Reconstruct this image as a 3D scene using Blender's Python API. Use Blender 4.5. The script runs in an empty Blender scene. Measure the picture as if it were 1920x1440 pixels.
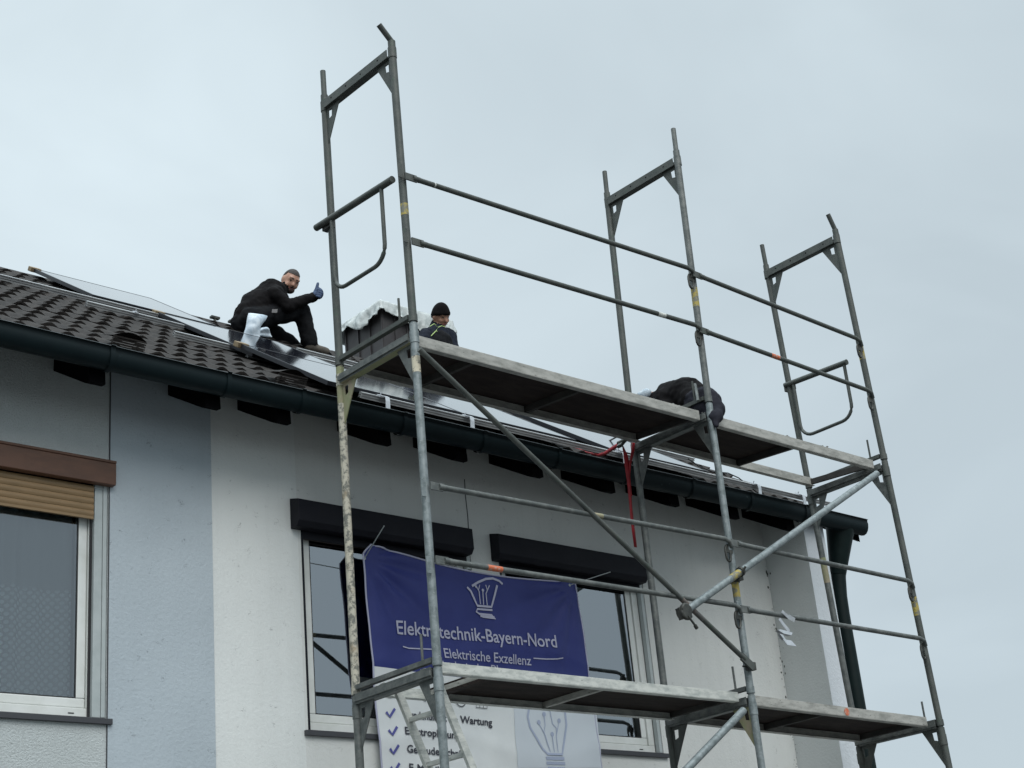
import bpy, bmesh, math, random
from mathutils import Vector as V, Matrix, noise
random.seed(7)
S = bpy.context.scene
COL = S.collection
R_ = math.radians

# ------------------------------------------------------------------ camera
CAM = V((-5.3285, -6.4209, 1.6227))
CR = V((0.748, -0.6578, -0.0883)); CU = V((-0.1933, -0.3432, 0.9192)); CF = V((0.6349, 0.6705, 0.3839))
CF.normalize(); CR = (CR - CF * CR.dot(CF)).normalized(); CU = CR.cross(CF)
FPX = 2966.7
cd = bpy.data.cameras.new('camera'); cam = bpy.data.objects.new('camera', cd); COL.objects.link(cam)
cd.sensor_width = 36; cd.lens = FPX / 1920 * 36; cd.clip_start = 0.1; cd.clip_end = 3000
m = Matrix.Identity(4)
for i in range(3):
    m[i][0] = CR[i]; m[i][1] = CU[i]; m[i][2] = -CF[i]; m[i][3] = CAM[i]
cam.matrix_world = m
S.camera = cam

# ------------------------------------------------------------------ sky and light (overcast)
w = bpy.data.worlds.new('World'); S.world = w; w.use_nodes = True
nt = w.node_tree; nt.nodes.clear()
def N(nt, t, **k):
    n = nt.nodes.new(t)
    for a, b in k.items():
        if a.startswith('i_'): n.inputs[a[2:].replace('_', ' ')].default_value = b
        else: setattr(n, a, b)
    return n
SUN_EL, SUN_AZ = R_(45), R_(198)
tc = N(nt, 'ShaderNodeTexCoord')
sky = N(nt, 'ShaderNodeTexSky', sky_type='NISHITA', sun_disc=False, sun_elevation=SUN_EL, sun_rotation=SUN_AZ)
dot = N(nt, 'ShaderNodeVectorMath', operation='DOT_PRODUCT'); dot.inputs[1].default_value = (-0.80, 0.57, 0.19)
nt.links.new(tc.outputs['Generated'], dot.inputs[0])
no = N(nt, 'ShaderNodeTexNoise', i_Scale=3.2, i_Detail=4.0, i_Roughness=0.5); no.inputs['Distortion'].default_value = .6
mp = N(nt, 'ShaderNodeMapping'); mp.inputs['Scale'].default_value = (1, 1, 1.9)
nt.links.new(tc.outputs['Generated'], mp.inputs[0]); nt.links.new(mp.outputs[0], no.inputs['Vector'])
a1 = N(nt, 'ShaderNodeMath', operation='MULTIPLY_ADD'); a1.inputs[1].default_value = .62; a1.inputs[2].default_value = .19
nt.links.new(dot.outputs['Value'], a1.inputs[0])
a2 = N(nt, 'ShaderNodeMath', operation='MULTIPLY_ADD'); a2.inputs[1].default_value = .80
nt.links.new(no.outputs[0], a2.inputs[0]); nt.links.new(a1.outputs[0], a2.inputs[2])
rp = N(nt, 'ShaderNodeValToRGB')
rp.color_ramp.elements[0].position = .30; rp.color_ramp.elements[0].color = (.445, .520, .562, 1)
rp.color_ramp.elements[1].position = .95; rp.color_ramp.elements[1].color = (.640, .738, .785, 1)
nt.links.new(a2.outputs[0], rp.inputs[0])
bgc = N(nt, 'ShaderNodeBackground'); bgc.inputs['Strength'].default_value = 1.0
sz = N(nt, 'ShaderNodeSeparateXYZ'); nt.links.new(tc.outputs['Generated'], sz.inputs[0])
zr = N(nt, 'ShaderNodeMapRange'); zr.inputs['From Min'].default_value = .62; zr.inputs['From Max'].default_value = .97; zr.inputs['To Min'].default_value = 1.00; zr.inputs['To Max'].default_value = 3.6
nt.links.new(sz.outputs['Z'], zr.inputs['Value']); nt.links.new(zr.outputs[0], bgc.inputs['Strength'])
bgs = N(nt, 'ShaderNodeBackground'); bgs.inputs['Strength'].default_value = .05
nt.links.new(rp.outputs[0], bgc.inputs[0]); nt.links.new(sky.outputs[0], bgs.inputs[0])
mxs = N(nt, 'ShaderNodeMixShader'); mxs.inputs[0].default_value = .12
nt.links.new(bgc.outputs[0], mxs.inputs[1]); nt.links.new(bgs.outputs[0], mxs.inputs[2])
wo = N(nt, 'ShaderNodeOutputWorld'); nt.links.new(mxs.outputs[0], wo.inputs[0])

sl = bpy.data.lights.new('sun', 'SUN'); sl.energy = 1.5; sl.angle = R_(45); sl.color = (1, .98, .95)
so = bpy.data.objects.new('sun', sl); COL.objects.link(so)
sd = V((-0.22, -0.68, 0.72)).normalized()
so.rotation_euler = sd.to_track_quat('Z', 'Y').to_euler()
S.view_settings.view_transform = 'Standard'; S.view_settings.look = 'None'
S.view_settings.gamma = 1; S.view_settings.exposure = .38

# ------------------------------------------------------------------ geometry helpers
def ray(px, py): return CR * (px - 960) - CU * (py - 720) + CF * FPX
def at(px, py, ax, val):
    d = ray(px, py); return CAM + d * ((val - CAM[ax]) / d[ax])
PHI = R_(33.3); CP, SP = math.cos(PHI), math.sin(PHI)
def roof(x, s, off=0.0): return V((x, .93 + s * CP - off * SP, 5.40 + s * SP + off * CP))
def onroof(px, py, off=0.0):
    d = ray(px, py); n = V((0, -SP, CP)); O = V((0, .93, 5.40))
    P = CAM + d * ((off - n.dot(CAM - O)) / n.dot(d))
    return P.x, V((0, CP, SP)).dot(P - O)

class MB:
    def __init__(s): s.v = []; s.f = []; s.m = []; s.s = []
    def add(s, vs, fs, mi=0, sm=False):
        b = len(s.v); s.v += [V(p) for p in vs]
        for f in fs: s.f.append([b + i for i in f]); s.m.append(mi); s.s.append(sm)
        return s
    def obox(s, c, ax, h, mi=0):
        c = V(c); ax = [V(a) for a in ax]; vs = []
        for i in (-1, 1):
            for j in (-1, 1):
                for k in (-1, 1): vs.append(c + ax[0] * h[0] * i + ax[1] * h[1] * j + ax[2] * h[2] * k)
        return s.add(vs, [(0, 1, 3, 2), (4, 6, 7, 5), (0, 4, 5, 1), (2, 3, 7, 6), (0, 2, 6, 4), (1, 5, 7, 3)], mi)
    def box(s, a, b, mi=0):
        a = V(a); b = V(b)
        return s.obox((a + b) / 2, ((1, 0, 0), (0, 1, 0), (0, 0, 1)), [abs(x) / 2 for x in (b - a)], mi)
    def beam(s, a, b, wdt, hgt, up=(0, 0, 1), mi=0):
        a = V(a); b = V(b); d = (b - a); L = d.length; d.normalize()
        sd_ = d.cross(V(up)).normalized(); u = sd_.cross(d)
        return s.obox((a + b) / 2, (d, sd_, u), (L / 2, wdt / 2, hgt / 2), mi)
    def ring(s, c, d, r, n, ref=None):
        d = V(d).normalized(); ref = V(ref) if ref else (V((0, 0, 1)) if abs(d.z) < .9 else V((1, 0, 0)))
        a = d.cross(ref).normalized(); b = d.cross(a)
        return [V(c) + (a * math.cos(2 * math.pi * i / n) + b * math.sin(2 * math.pi * i / n)) * r for i in range(n)]
    def tube(s, a, b, r, mi=0, n=12, r2=None, caps=True):
        a = V(a); b = V(b); r2 = r if r2 is None else r2
        d = b - a; A = s.ring(a, d, r, n); B = s.ring(b, d, r2, n)
        s.add(A + B, [(i, (i + 1) % n, n + (i + 1) % n, n + i) for i in range(n)], mi, True)
        if caps: s.add(A, [list(range(n))[::-1]], mi); s.add(B, [list(range(n))], mi)
        return s
    def path(s, pts, r, mi=0, n=8, closed=False, flat=None):
        pts = [V(p) for p in pts]; K = len(pts); rings = []
        for i, p in enumerate(pts):
            q0 = pts[i - 1] if (i > 0 or closed) else p; q1 = pts[(i + 1) % K] if (i < K - 1 or closed) else p
            rings += s.ring(p, q1 - q0, r, n, flat)
        fs = []
        for i in range(K if closed else K - 1):
            j = (i + 1) % K
            for k in range(n): fs.append((i * n + k, i * n + (k + 1) % n, j * n + (k + 1) % n, j * n + k))
        s.add(rings, fs, mi, True)
        if not closed: s.add(rings[:n], [list(range(n))[::-1]], mi); s.add(rings[-n:], [list(range(n))], mi)
        return s
    def prism(s, poly, ext, mi=0):
        poly = [V(p) for p in poly]; e = V(ext); n = len(poly)
        fs = [list(range(n))[::-1], [n + i for i in range(n)]] + [(i, (i + 1) % n, n + (i + 1) % n, n + i) for i in range(n)]
        return s.add(poly + [p + e for p in poly], fs, mi)
    def grid(s, nu, nv, fn, mi=0, sm=True, mf=None):
        vs = [fn(i / nu, j / nv) for j in range(nv + 1) for i in range(nu + 1)]
        b = len(s.v); s.v += [V(p) for p in vs]
        for j in range(nv):
            for i in range(nu):
                a = b + j * (nu + 1) + i; s.f.append([a, a + 1, a + nu + 2, a + nu + 1])
                s.m.append(mf(i, j) if mf else mi); s.s.append(sm)
        return s
    def ball(s, c, r, mi=0, n=10, ax=None):
        c = V(c); r = (r, r, r) if isinstance(r, (int, float)) else r
        ax = ax or (V((1, 0, 0)), V((0, 1, 0)), V((0, 0, 1)))
        def fn(u, v):
            t = math.pi * v; p = 2 * math.pi * u
            return c + ax[0] * r[0] * math.sin(t) * math.cos(p) + ax[1] * r[1] * math.sin(t) * math.sin(p) + ax[2] * r[2] * math.cos(t)
        return s.grid(n, n, fn, mi)
    def build(s, name, mats, parent=None, bevel=0, recalc=False):
        o0 = ORI.get(parent, V((0, 0, 0))) if parent else V((0, 0, 0))
        me = bpy.data.meshes.new(name)
        me.from_pydata([tuple(p - o0) for p in s.v], [], s.f)
        for mt in (mats if isinstance(mats, (list, tuple)) else [mats]): me.materials.append(mt)
        me.polygons.foreach_set('material_index', s.m); me.polygons.foreach_set('use_smooth', s.s)
        if recalc:
            bm = bmesh.new(); bm.from_mesh(me); bmesh.ops.recalc_face_normals(bm, faces=bm.faces); bm.to_mesh(me); bm.free()
        me.update()
        return link(name, me, parent, bevel)
ORI = {}
def link(name, me, parent=None, bevel=0):
    o = bpy.data.objects.new(name, me); COL.objects.link(o)
    if parent: o.parent = parent; ORI[o] = ORI.get(parent, V((0, 0, 0)))
    if bevel:
        b = o.modifiers.new('bevel', 'BEVEL'); b.width = bevel; b.segments = 2; b.limit_method = 'ANGLE'; b.angle_limit = R_(50)
    return o
def thing(name, label, cat, loc, group=None):
    o = bpy.data.objects.new(name, None); COL.objects.link(o); o.location = loc; o.empty_display_size = .1
    ORI[o] = V(loc); return tag(o, label, cat, group)
def tag(o, label, cat, group=None):
    o['label'] = label; o['category'] = cat
    if group: o['group'] = group
    return o

# ------------------------------------------------------------------ materials
def mat(name, col, rough=.6, metal=0.0, col2=None, scale=8, thr=(.4, .65), detail=5, bump=0, bscale=60, coat=0, alpha=1, spec=.5, stretch=(1, 1, 1), col3=None, scale3=40, thr3=(.6, .7), dist=0.0, trans=0):
    mt = bpy.data.materials.new(name); mt.use_nodes = True; nt = mt.node_tree; b = nt.nodes['Principled BSDF']
    b.inputs['Base Color'].default_value = (*col, 1); b.inputs['Roughness'].default_value = rough
    b.inputs['Metallic'].default_value = metal; b.inputs['Coat Weight'].default_value = coat; b.inputs['Alpha'].default_value = alpha
    b.inputs['Specular IOR Level'].default_value = spec; b.inputs['Transmission Weight'].default_value = trans
    tc = N(nt, 'ShaderNodeTexCoord'); mp = N(nt, 'ShaderNodeMapping'); mp.inputs['Scale'].default_value = stretch
    nt.links.new(tc.outputs['Object'], mp.inputs[0]); last = None
    def layer(prev, c, sc, th):
        n = N(nt, 'ShaderNodeTexNoise', i_Scale=sc, i_Detail=detail, i_Roughness=.65); n.inputs['Distortion'].default_value = dist
        nt.links.new(mp.outputs[0], n.inputs['Vector'])
        r = N(nt, 'ShaderNodeMapRange'); r.inputs['From Min'].default_value = th[0]; r.inputs['From Max'].default_value = th[1]
        nt.links.new(n.outputs[0], r.inputs['Value'])
        x = N(nt, 'ShaderNodeMix', data_type='RGBA'); x.inputs[7].default_value = (*c, 1)
        if prev is None: x.inputs[6].default_value = (*col, 1)
        else: nt.links.new(prev, x.inputs[6])
        nt.links.new(r.outputs[0], x.inputs[0]); nt.links.new(x.outputs[2], b.inputs['Base Color']); return x.outputs[2]
    if col2: last = layer(None, col2, scale, thr)
    if col3: last = layer(last, col3, scale3, thr3)
    if bump:
        n = N(nt, 'ShaderNodeTexNoise', i_Scale=bscale, i_Detail=4.0, i_Roughness=.6)
        nt.links.new(mp.outputs[0], n.inputs['Vector'])
        bp = N(nt, 'ShaderNodeBump'); bp.inputs['Strength'].default_value = bump; bp.inputs['Distance'].default_value = .01
        nt.links.new(n.outputs[0], bp.inputs['Height']); nt.links.new(bp.outputs[0], b.inputs['Normal'])
    mt['out'] = 0
    return mt
M = {}
M['galv'] = mat('galvanised_steel', (.080, .090, .087), .55, .25, (.145, .154, .146), 18, (.40, .64), col3=(.30, .31, .29), scale3=55, thr3=(.66, .74), bump=.12, bscale=120)
M['galv_dark'] = mat('dark_green_grey_steel', (.052, .060, .056), .6, .2, (.090, .096, .086), 12, (.35, .7), col3=(.06, .09, .065), scale3=30, thr3=(.58, .7), bump=.12)
M['galv_light'] = mat('pale_zinc_steel', (.215, .245, .25), .5, .25, (.125, .15, .152), 22, (.42, .62), col3=(.34, .36, .35), scale3=60, thr3=(.62, .70), bump=.1)
M['rust'] = mat('rusty_brown_steel', (.10, .10, .095), .6, .3, (.17, .13, .11), 7, (.45, .62), col3=(.24, .25, .24), scale3=50, thr3=(.66, .72), bump=.15)
M['cream'] = mat('cream_paint_splatter', (.46, .43, .35), .75, 0, (.15, .15, .13), 34, (.47, .56), col3=(.33, .26, .17), scale3=7, thr3=(.58, .72), detail=8, bump=.3, bscale=90)
M['mossy'] = mat('yellow_green_stained_steel', (.23, .24, .13), .7, .1, (.30, .25, .18), 8, (.45, .65), bump=.2)
M['alu'] = mat('weathered_aluminium', (.38, .375, .345), .6, .1, (.22, .22, .20), 9, (.42, .66), col3=(.07, .07, .065), scale3=26, thr3=(.60, .68), bump=.12, stretch=(1, 1, 3), detail=8)
M['alu_light'] = mat('bright_aluminium', (.55, .56, .52), .5, .1, (.34, .36, .34), 10, (.42, .64), col3=(.14, .15, .145), scale3=26, thr3=(.61, .70), bump=.12, stretch=(1, 1, 3), detail=8)
M['alu_dark'] = mat('shaded_underside_aluminium', (.055, .052, .048), .7, .1, (.035, .034, .033), 8, spec=.15)  # deck underside shade put into the colour of ribs and end members
M['ply'] = mat('dark_brown_plywood', (.022, .017, .016), .8, 0, (.040, .031, .027), 5, (.4, .7), bump=.3, bscale=40, stretch=(1, 4, 1), spec=.1)
M['yellow'] = mat('worn_yellow_paint', (.34, .27, .06), .6, 0, (.15, .15, .12), 30, (.47, .56))
M['orange'] = mat('orange_sticker', (.52, .12, .045), .6, 0, (.40, .28, .23), 70, (.50, .60))
M['paper'] = mat('torn_paper_sticker', (.55, .50, .38), .7, 0, (.16, .15, .13), 40, (.55, .6))
M['red'] = mat('red_strap_webbing', (.36, .010, .018), .55, 0, (.22, .006, .012), 20)
M['iron'] = mat('dark_coupler_iron', (.045, .048, .045), .55, .6, (.09, .09, .08), 20)
M['silver'] = mat('bright_zinc_plate', (.62, .65, .68), .35, .5, (.5, .52, .55), 20)
M['tile'] = mat('dark_concrete_tile', (.024, .0215, .0205), .85, 0, (.045, .040, .037), 9, (.38, .68), col3=(.12, .11, .09), scale3=38, thr3=(.69, .76), bump=.35, bscale=70, spec=.15)
M['tile_ridge'] = mat('mossy_ridge_tile', (.05, .048, .042), .85, 0, (.09, .09, .06), 14, (.45, .65), bump=.4)
M['gutter'] = mat('dark_green_gutter', (.004, .0105, .0125), .5, .0, (.003, .008, .010), 6, (.4, .7), spec=.15, col3=(.03, .045, .047), scale3=25, thr3=(.68, .75))
M['rafter'] = mat('black_brown_timber', (.003, .003, .0035), .9, spec=.05)
M['pipe'] = mat('dark_green_downpipe', (.004, .010, .010), .5, .0, (.006, .014, .0135), 6, spec=.15)
M['pvc'] = mat('white_window_plastic', (.66, .68, .66), .35, 0, (.58, .60, .57), 6)
M['pvc_grey'] = mat('grey_guide_rail', (.40, .44, .44), .4, 0, (.34, .38, .38), 7)
M['black_alu'] = mat('black_shutter_box', (.006, .0065, .011), .55, 0, (.009, .0095, .014), 4, spec=.2)
M['brown'] = mat('brown_shutter_box', (.112, .052, .030), .5, 0, (.082, .039, .023), 6, col3=(.09, .035, .018), scale3=30, thr3=(.66, .74), stretch=(1, 1, 3))
M['faded'] = mat('faded_brown_metal', (.055, .040, .036), .6)
M['slat'] = mat('tan_shutter_slat', (.26, .17, .085), .5, 0, (.21, .14, .07), 5, stretch=(1, 1, 4))
M['sill'] = mat('dark_grey_sill', (.04, .042, .048), .5)
M['lead'] = mat('dark_lead_cladding', (.034, .031, .033), .55, .1, (.048, .044, .045), 5)
M['skin'] = mat('skin', (.42, .23, .16), .5, 0, (.35, .18, .12), 30)
M['hair'] = mat('short_dark_hair', (.018, .013, .011), .7, 0, (.04, .03, .026), 60, bump=.6, bscale=200)
M['beard'] = mat('short_dark_beard', (.05, .033, .027), .8, 0, (.10, .06, .05), 60)
M['lip'] = mat('lips', (.25, .09, .08), .5)
M['eye'] = mat('dark_eye', (.02, .015, .012), .3)
M['jacket'] = mat('black_work_jacket', (.0055, .005, .0055), .9, 0, (.010, .009, .0095), 9, bump=.5, bscale=18, spec=.08)
M['trouser'] = mat('charcoal_work_trousers', (.008, .0085, .010), .9, 0, (.014, .0145, .016), 9, bump=.5, bscale=18, spec=.08)
M['navy'] = mat('navy_work_jacket', (.010, .013, .021), .85, 0, (.016, .019, .028), 9, bump=.4, bscale=20, spec=.08)
M['lime'] = mat('lime_harness_webbing', (.45, .60, .22), .6)
M['glove'] = mat('blue_work_glove', (.018, .040, .095), .7, 0, (.03, .06, .13), 20, bump=.4)
M['boot'] = mat('grey_brown_boot', (.10, .085, .065), .75, 0, (.05, .045, .04), 14)
M['cap'] = mat('pale_grey_fabric', (.27, .28, .28), .8, 0, (.20, .21, .205), 20, bump=.4)
M['patch'] = mat('grey_patch', (.30, .29, .29), .7)
M['film'] = mat('translucent_plastic_film', (.56, .59, .58), .35, 0, (.40, .44, .43), 7, (.4, .65), alpha=.86, bump=.9, bscale=9, dist=.8)
M['bag'] = mat('cloudy_plastic_bag', (.70, .78, .84), .3, 0, (.45, .54, .62), 9, (.42, .6), alpha=.82, bump=.8, bscale=12, dist=1.0)
M['card'] = mat('brown_cardboard', (.24, .18, .105), .8, 0, (.17, .125, .075), 14)
M['cable'] = mat('black_cable', (.012, .012, .014), .5)
M['pframe'] = mat('black_anodised_frame', (.022, .024, .030), .4, .3)
M['rail'] = mat('mill_aluminium_rail', (.50, .51, .51), .42, .3, (.34, .35, .36), 5, stretch=(1, 4, 4))
M['asphalt'] = mat('asphalt', (.055, .055, .056), .9, 0, (.08, .08, .078), 2, bump=.5, bscale=80)
M['paving'] = mat('concrete_paving', (.20, .20, .19), .9, 0, (.15, .15, .145), 3, bump=.3)
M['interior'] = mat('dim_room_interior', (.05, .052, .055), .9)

def blue_cloth(name, c1, c2):
    return mat(name, c1, .5, 0, c2, 2.2, (.35, .7), bump=.15, bscale=6, spec=.4)
M['banner_blue'] = blue_cloth('navy_blue_banner', (.014, .022, .135), (.021, .031, .165))
M['banner_white'] = blue_cloth('white_banner', (.58, .61, .62), (.66, .69, .69))
M['print_pale'] = mat('pale_print', (.36, .37, .48), .6)
M['print_dark'] = mat('dark_print', (.03, .032, .045), .6)
M['print_blue'] = mat('blue_print', (.07, .075, .27), .6)
M['print_grey'] = mat('pale_blue_grey_print', (.33, .38, .50), .6)
M['print_haze'] = mat('faint_blue_print_field', (.52, .57, .615), .6)

# solar glass: dark cells under glass, strongly reflecting the sky at grazing angles
def solar_glass():
    mt = bpy.data.materials.new('solar_glass'); mt.use_nodes = True; nt = mt.node_tree; b = nt.nodes['Principled BSDF']
    b.inputs['Base Color'].default_value = (.012, .014, .022, 1); b.inputs['Roughness'].default_value = .10
    b.inputs['IOR'].default_value = 1.65; b.inputs['Coat Weight'].default_value = .5; b.inputs['Coat Roughness'].default_value = .05
    tc = N(nt, 'ShaderNodeTexCoord')
    wv = N(nt, 'ShaderNodeTexNoise', i_Scale=3.0); nt.links.new(tc.outputs['Object'], wv.inputs['Vector'])
    bp = N(nt, 'ShaderNodeBump'); bp.inputs['Strength'].default_value = .03; bp.inputs['Distance'].default_value = .01
    nt.links.new(wv.outputs[0], bp.inputs['Height']); nt.links.new(bp.outputs[0], b.inputs['Normal'])
    n2 = N(nt, 'ShaderNodeTexNoise', i_Scale=6.0); n2.inputs['Detail'].default_value = 6
    mp = N(nt, 'ShaderNodeMapping'); mp.inputs['Scale'].default_value = (.3, 6, 6)
    nt.links.new(tc.outputs['Object'], mp.inputs[0]); nt.links.new(mp.outputs[0], n2.inputs['Vector'])
    r = N(nt, 'ShaderNodeMapRange'); r.inputs['To Min'].default_value = .04; r.inputs['To Max'].default_value = .13
    nt.links.new(n2.outputs[0], r.inputs['Value']); nt.links.new(r.outputs[0], b.inputs['Roughness'])
    return mt
M['solar'] = solar_glass()
def window_glass(ior=3.9):
    mt = bpy.data.materials.new('window_glass'); mt.use_nodes = True; nt = mt.node_tree; nt.nodes.clear()
    fr = N(nt, 'ShaderNodeFresnel'); fr.inputs[0].default_value = ior
    tr = N(nt, 'ShaderNodeBsdfTransparent'); tr.inputs[0].default_value = (.80, .84, .84, 1)
    gl = N(nt, 'ShaderNodeBsdfGlossy'); gl.inputs['Roughness'].default_value = .015; gl.inputs[0].default_value = (.9, .95, 1, 1)
    mx = N(nt, 'ShaderNodeMixShader'); nt.links.new(fr.outputs[0], mx.inputs[0]); nt.links.new(tr.outputs[0], mx.inputs[1]); nt.links.new(gl.outputs[0], mx.inputs[2])
    o = N(nt, 'ShaderNodeOutputMaterial'); nt.links.new(mx.outputs[0], o.inputs[0]); return mt
M['glass'] = window_glass(); M['glass_clear'] = window_glass(2.7)
def lace():
    mt = bpy.data.materials.new('dotted_net_curtain'); mt.use_nodes = True; nt = mt.node_tree; b = nt.nodes['Principled BSDF']
    b.inputs['Roughness'].default_value = .9
    tc = N(nt, 'ShaderNodeTexCoord'); mp = N(nt, 'ShaderNodeMapping'); mp.inputs['Rotation'].default_value = (0, R_(45), 0); mp.inputs['Scale'].default_value = (1, .001, 1)
    nt.links.new(tc.outputs['Object'], mp.inputs[0])
    vo = N(nt, 'ShaderNodeTexVoronoi', i_Scale=31.0, i_Randomness=.06); nt.links.new(mp.outputs[0], vo.inputs['Vector'])
    r = N(nt, 'ShaderNodeMapRange'); r.inputs['From Min'].default_value = .30; r.inputs['From Max'].default_value = .42
    r.inputs['To Min'].default_value = 1; r.inputs['To Max'].default_value = 0
    nt.links.new(vo.outputs['Distance'], r.inputs['Value'])
    sp = N(nt, 'ShaderNodeSeparateXYZ'); nt.links.new(tc.outputs['Object'], sp.inputs[0])
    hz = N(nt, 'ShaderNodeMapRange'); hz.inputs['From Min'].default_value = 4.19; hz.inputs['From Max'].default_value = 4.17
    nt.links.new(sp.outputs['Z'], hz.inputs['Value'])
    mu = N(nt, 'ShaderNodeMath', operation='MULTIPLY'); nt.links.new(r.outputs[0], mu.inputs[0]); nt.links.new(hz.outputs[0], mu.inputs[1])
    x = N(nt, 'ShaderNodeMix', data_type='RGBA'); x.inputs[6].default_value = (.50, .52, .52, 1); x.inputs[7].default_value = (.95, 1.0, 1.0, 1)
    nt.links.new(mu.outputs[0], x.inputs[0]); nt.links.new(x.outputs[2], b.inputs['Base Color'])
    return mt
M['lace'] = lace()
def plaster(name, c, c2, rough_bump, scr=.8, coarse=None, vert=None):
    mt = bpy.data.materials.new(name); mt.use_nodes = True; nt = mt.node_tree; b = nt.nodes['Principled BSDF']
    b.inputs['Roughness'].default_value = .95; b.inputs['Specular IOR Level'].default_value = .2
    tc = N(nt, 'ShaderNodeTexCoord')
    n1 = N(nt, 'ShaderNodeTexNoise', i_Scale=1.3, i_Detail=6.0); nt.links.new(tc.outputs['Object'], n1.inputs['Vector'])
    x = N(nt, 'ShaderNodeMix', data_type='RGBA'); x.inputs[6].default_value = (*c, 1); x.inputs[7].default_value = (*c2, 1)
    r = N(nt, 'ShaderNodeMapRange'); r.inputs['From Min'].default_value = .35; r.inputs['From Max'].default_value = .68
    nt.links.new(n1.outputs[0], r.inputs['Value']); nt.links.new(r.outputs[0], x.inputs[0])
    # sparse short scratches and trowel marks
    n2 = N(nt, 'ShaderNodeTexNoise', i_Scale=24.0, i_Detail=1.0); n2.inputs['Distortion'].default_value = 1.0
    mp = N(nt, 'ShaderNodeMapping'); mp.inputs['Scale'].default_value = (.8, 1, 1.5)
    nt.links.new(tc.outputs['Object'], mp.inputs[0]); nt.links.new(mp.outputs[0], n2.inputs['Vector'])
    d = N(nt, 'ShaderNodeMath', operation='SUBTRACT'); d.inputs[1].default_value = .5; nt.links.new(n2.outputs[0], d.inputs[0])
    ab = N(nt, 'ShaderNodeMath', operation='ABSOLUTE'); nt.links.new(d.outputs[0], ab.inputs[0])
    ln = N(nt, 'ShaderNodeMapRange'); ln.inputs['From Min'].default_value = .004; ln.inputs['From Max'].default_value = .022; ln.inputs['To Min'].default_value = 1; ln.inputs['To Max'].default_value = 0
    nt.links.new(ab.outputs[0], ln.inputs['Value'])
    n3 = N(nt, 'ShaderNodeTexNoise', i_Scale=15.0, i_Detail=3.0); nt.links.new(tc.outputs['Object'], n3.inputs['Vector'])
    ms = N(nt, 'ShaderNodeMapRange'); ms.inputs['From Min'].default_value = .62; ms.inputs['From Max'].default_value = .66
    nt.links.new(n3.outputs[0], ms.inputs['Value'])
    mu = N(nt, 'ShaderNodeMath', operation='MULTIPLY'); nt.links.new(ln.outputs[0], mu.inputs[0]); nt.links.new(ms.outputs[0], mu.inputs[1])
    mu2 = N(nt, 'ShaderNodeMath', operation='MULTIPLY'); mu2.inputs[1].default_value = scr * .62; nt.links.new(mu.outputs[0], mu2.inputs[0])
    n5 = N(nt, 'ShaderNodeTexNoise', i_Scale=3.0, i_Detail=6.0, i_Roughness=.7); mp5 = N(nt, 'ShaderNodeMapping'); mp5.inputs['Scale'].default_value = (3.5, 1, .22)
    nt.links.new(tc.outputs['Object'], mp5.inputs[0]); nt.links.new(mp5.outputs[0], n5.inputs['Vector'])
    r5 = N(nt, 'ShaderNodeMapRange'); r5.inputs['From Min'].default_value = .50; r5.inputs['From Max'].default_value = .72; r5.inputs['To Max'].default_value = .13
    nt.links.new(n5.outputs[0], r5.inputs['Value'])
    x5 = N(nt, 'ShaderNodeMix', data_type='RGBA'); x5.inputs[7].default_value = (c[0] * .62, c[1] * .63, c[2] * .62, 1)
    nt.links.new(r5.outputs[0], x5.inputs[0]); nt.links.new(x.outputs[2], x5.inputs[6]); x = x5
    x2 = N(nt, 'ShaderNodeMix', data_type='RGBA'); x2.inputs[7].default_value = (c[0] * .35, c[1] * .35, c[2] * .36, 1)
    nt.links.new(mu2.outputs[0], x2.inputs[0]); nt.links.new(x.outputs[2], x2.inputs[6])
    nt.links.new(x2.outputs[2], b.inputs['Base Color'])
    n4 = N(nt, 'ShaderNodeTexNoise', i_Scale=coarse or 45.0, i_Detail=5.0, i_Roughness=.7); nt.links.new(tc.outputs['Object'], n4.inputs['Vector'])
    bp = N(nt, 'ShaderNodeBump'); bp.inputs['Strength'].default_value = rough_bump; bp.inputs['Distance'].default_value = .012
    nt.links.new(n4.outputs[0], bp.inputs['Height'])
    bp2 = N(nt, 'ShaderNodeBump'); bp2.inputs['Strength'].default_value = .3; bp2.inputs['Distance'].default_value = .02; bp2.invert = True
    nt.links.new(mu.outputs[0], bp2.inputs['Height']); nt.links.new(bp.outputs[0], bp2.inputs['Normal']); nt.links.new(bp2.outputs[0], b.inputs['Normal'])
    return mt
M['pl_cream'] = plaster('pale_cream_plaster', (.68, .705, .69), (.63, .655, .645), .35)
M['pl_patch'] = plaster('grey_cream_plaster', (.63, .645, .625), (.58, .595, .58), .35)
M['pl_blue'] = plaster('pale_blue_plaster', (.43, .487, .525), (.385, .438, .475), .45, scr=1.0)
M['pl_rough'] = plaster('rough_grey_plaster', (.56, .60, .60), (.50, .54, .54), 1.0, scr=.2, coarse=85.0)
M['pl_fin'] = plaster('grey_party_wall_plaster', (.55, .575, .57), (.50, .525, .52), .35, scr=.5)
M['pl_white'] = plaster('white_edge_plaster', (.60, .63, .66), (.55, .585, .61), .5, scr=.2)
M['mould'] = mat('dark_mould_spots', (.05, .055, .045), .9)

# ------------------------------------------------------------------ ground
g = MB(); g.grid(24, 24, lambda u, v: V((-150 + 300 * u, -150 + 300 * v, 0)), sm=False)
go = g.build('ground', M['asphalt']); go['kind'] = 'structure'
g = MB(); g.box((-60, -1.2, .0), (60, 1.41, .12)); po = g.build('pavement', M['paving']); po['kind'] = 'structure'

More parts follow.
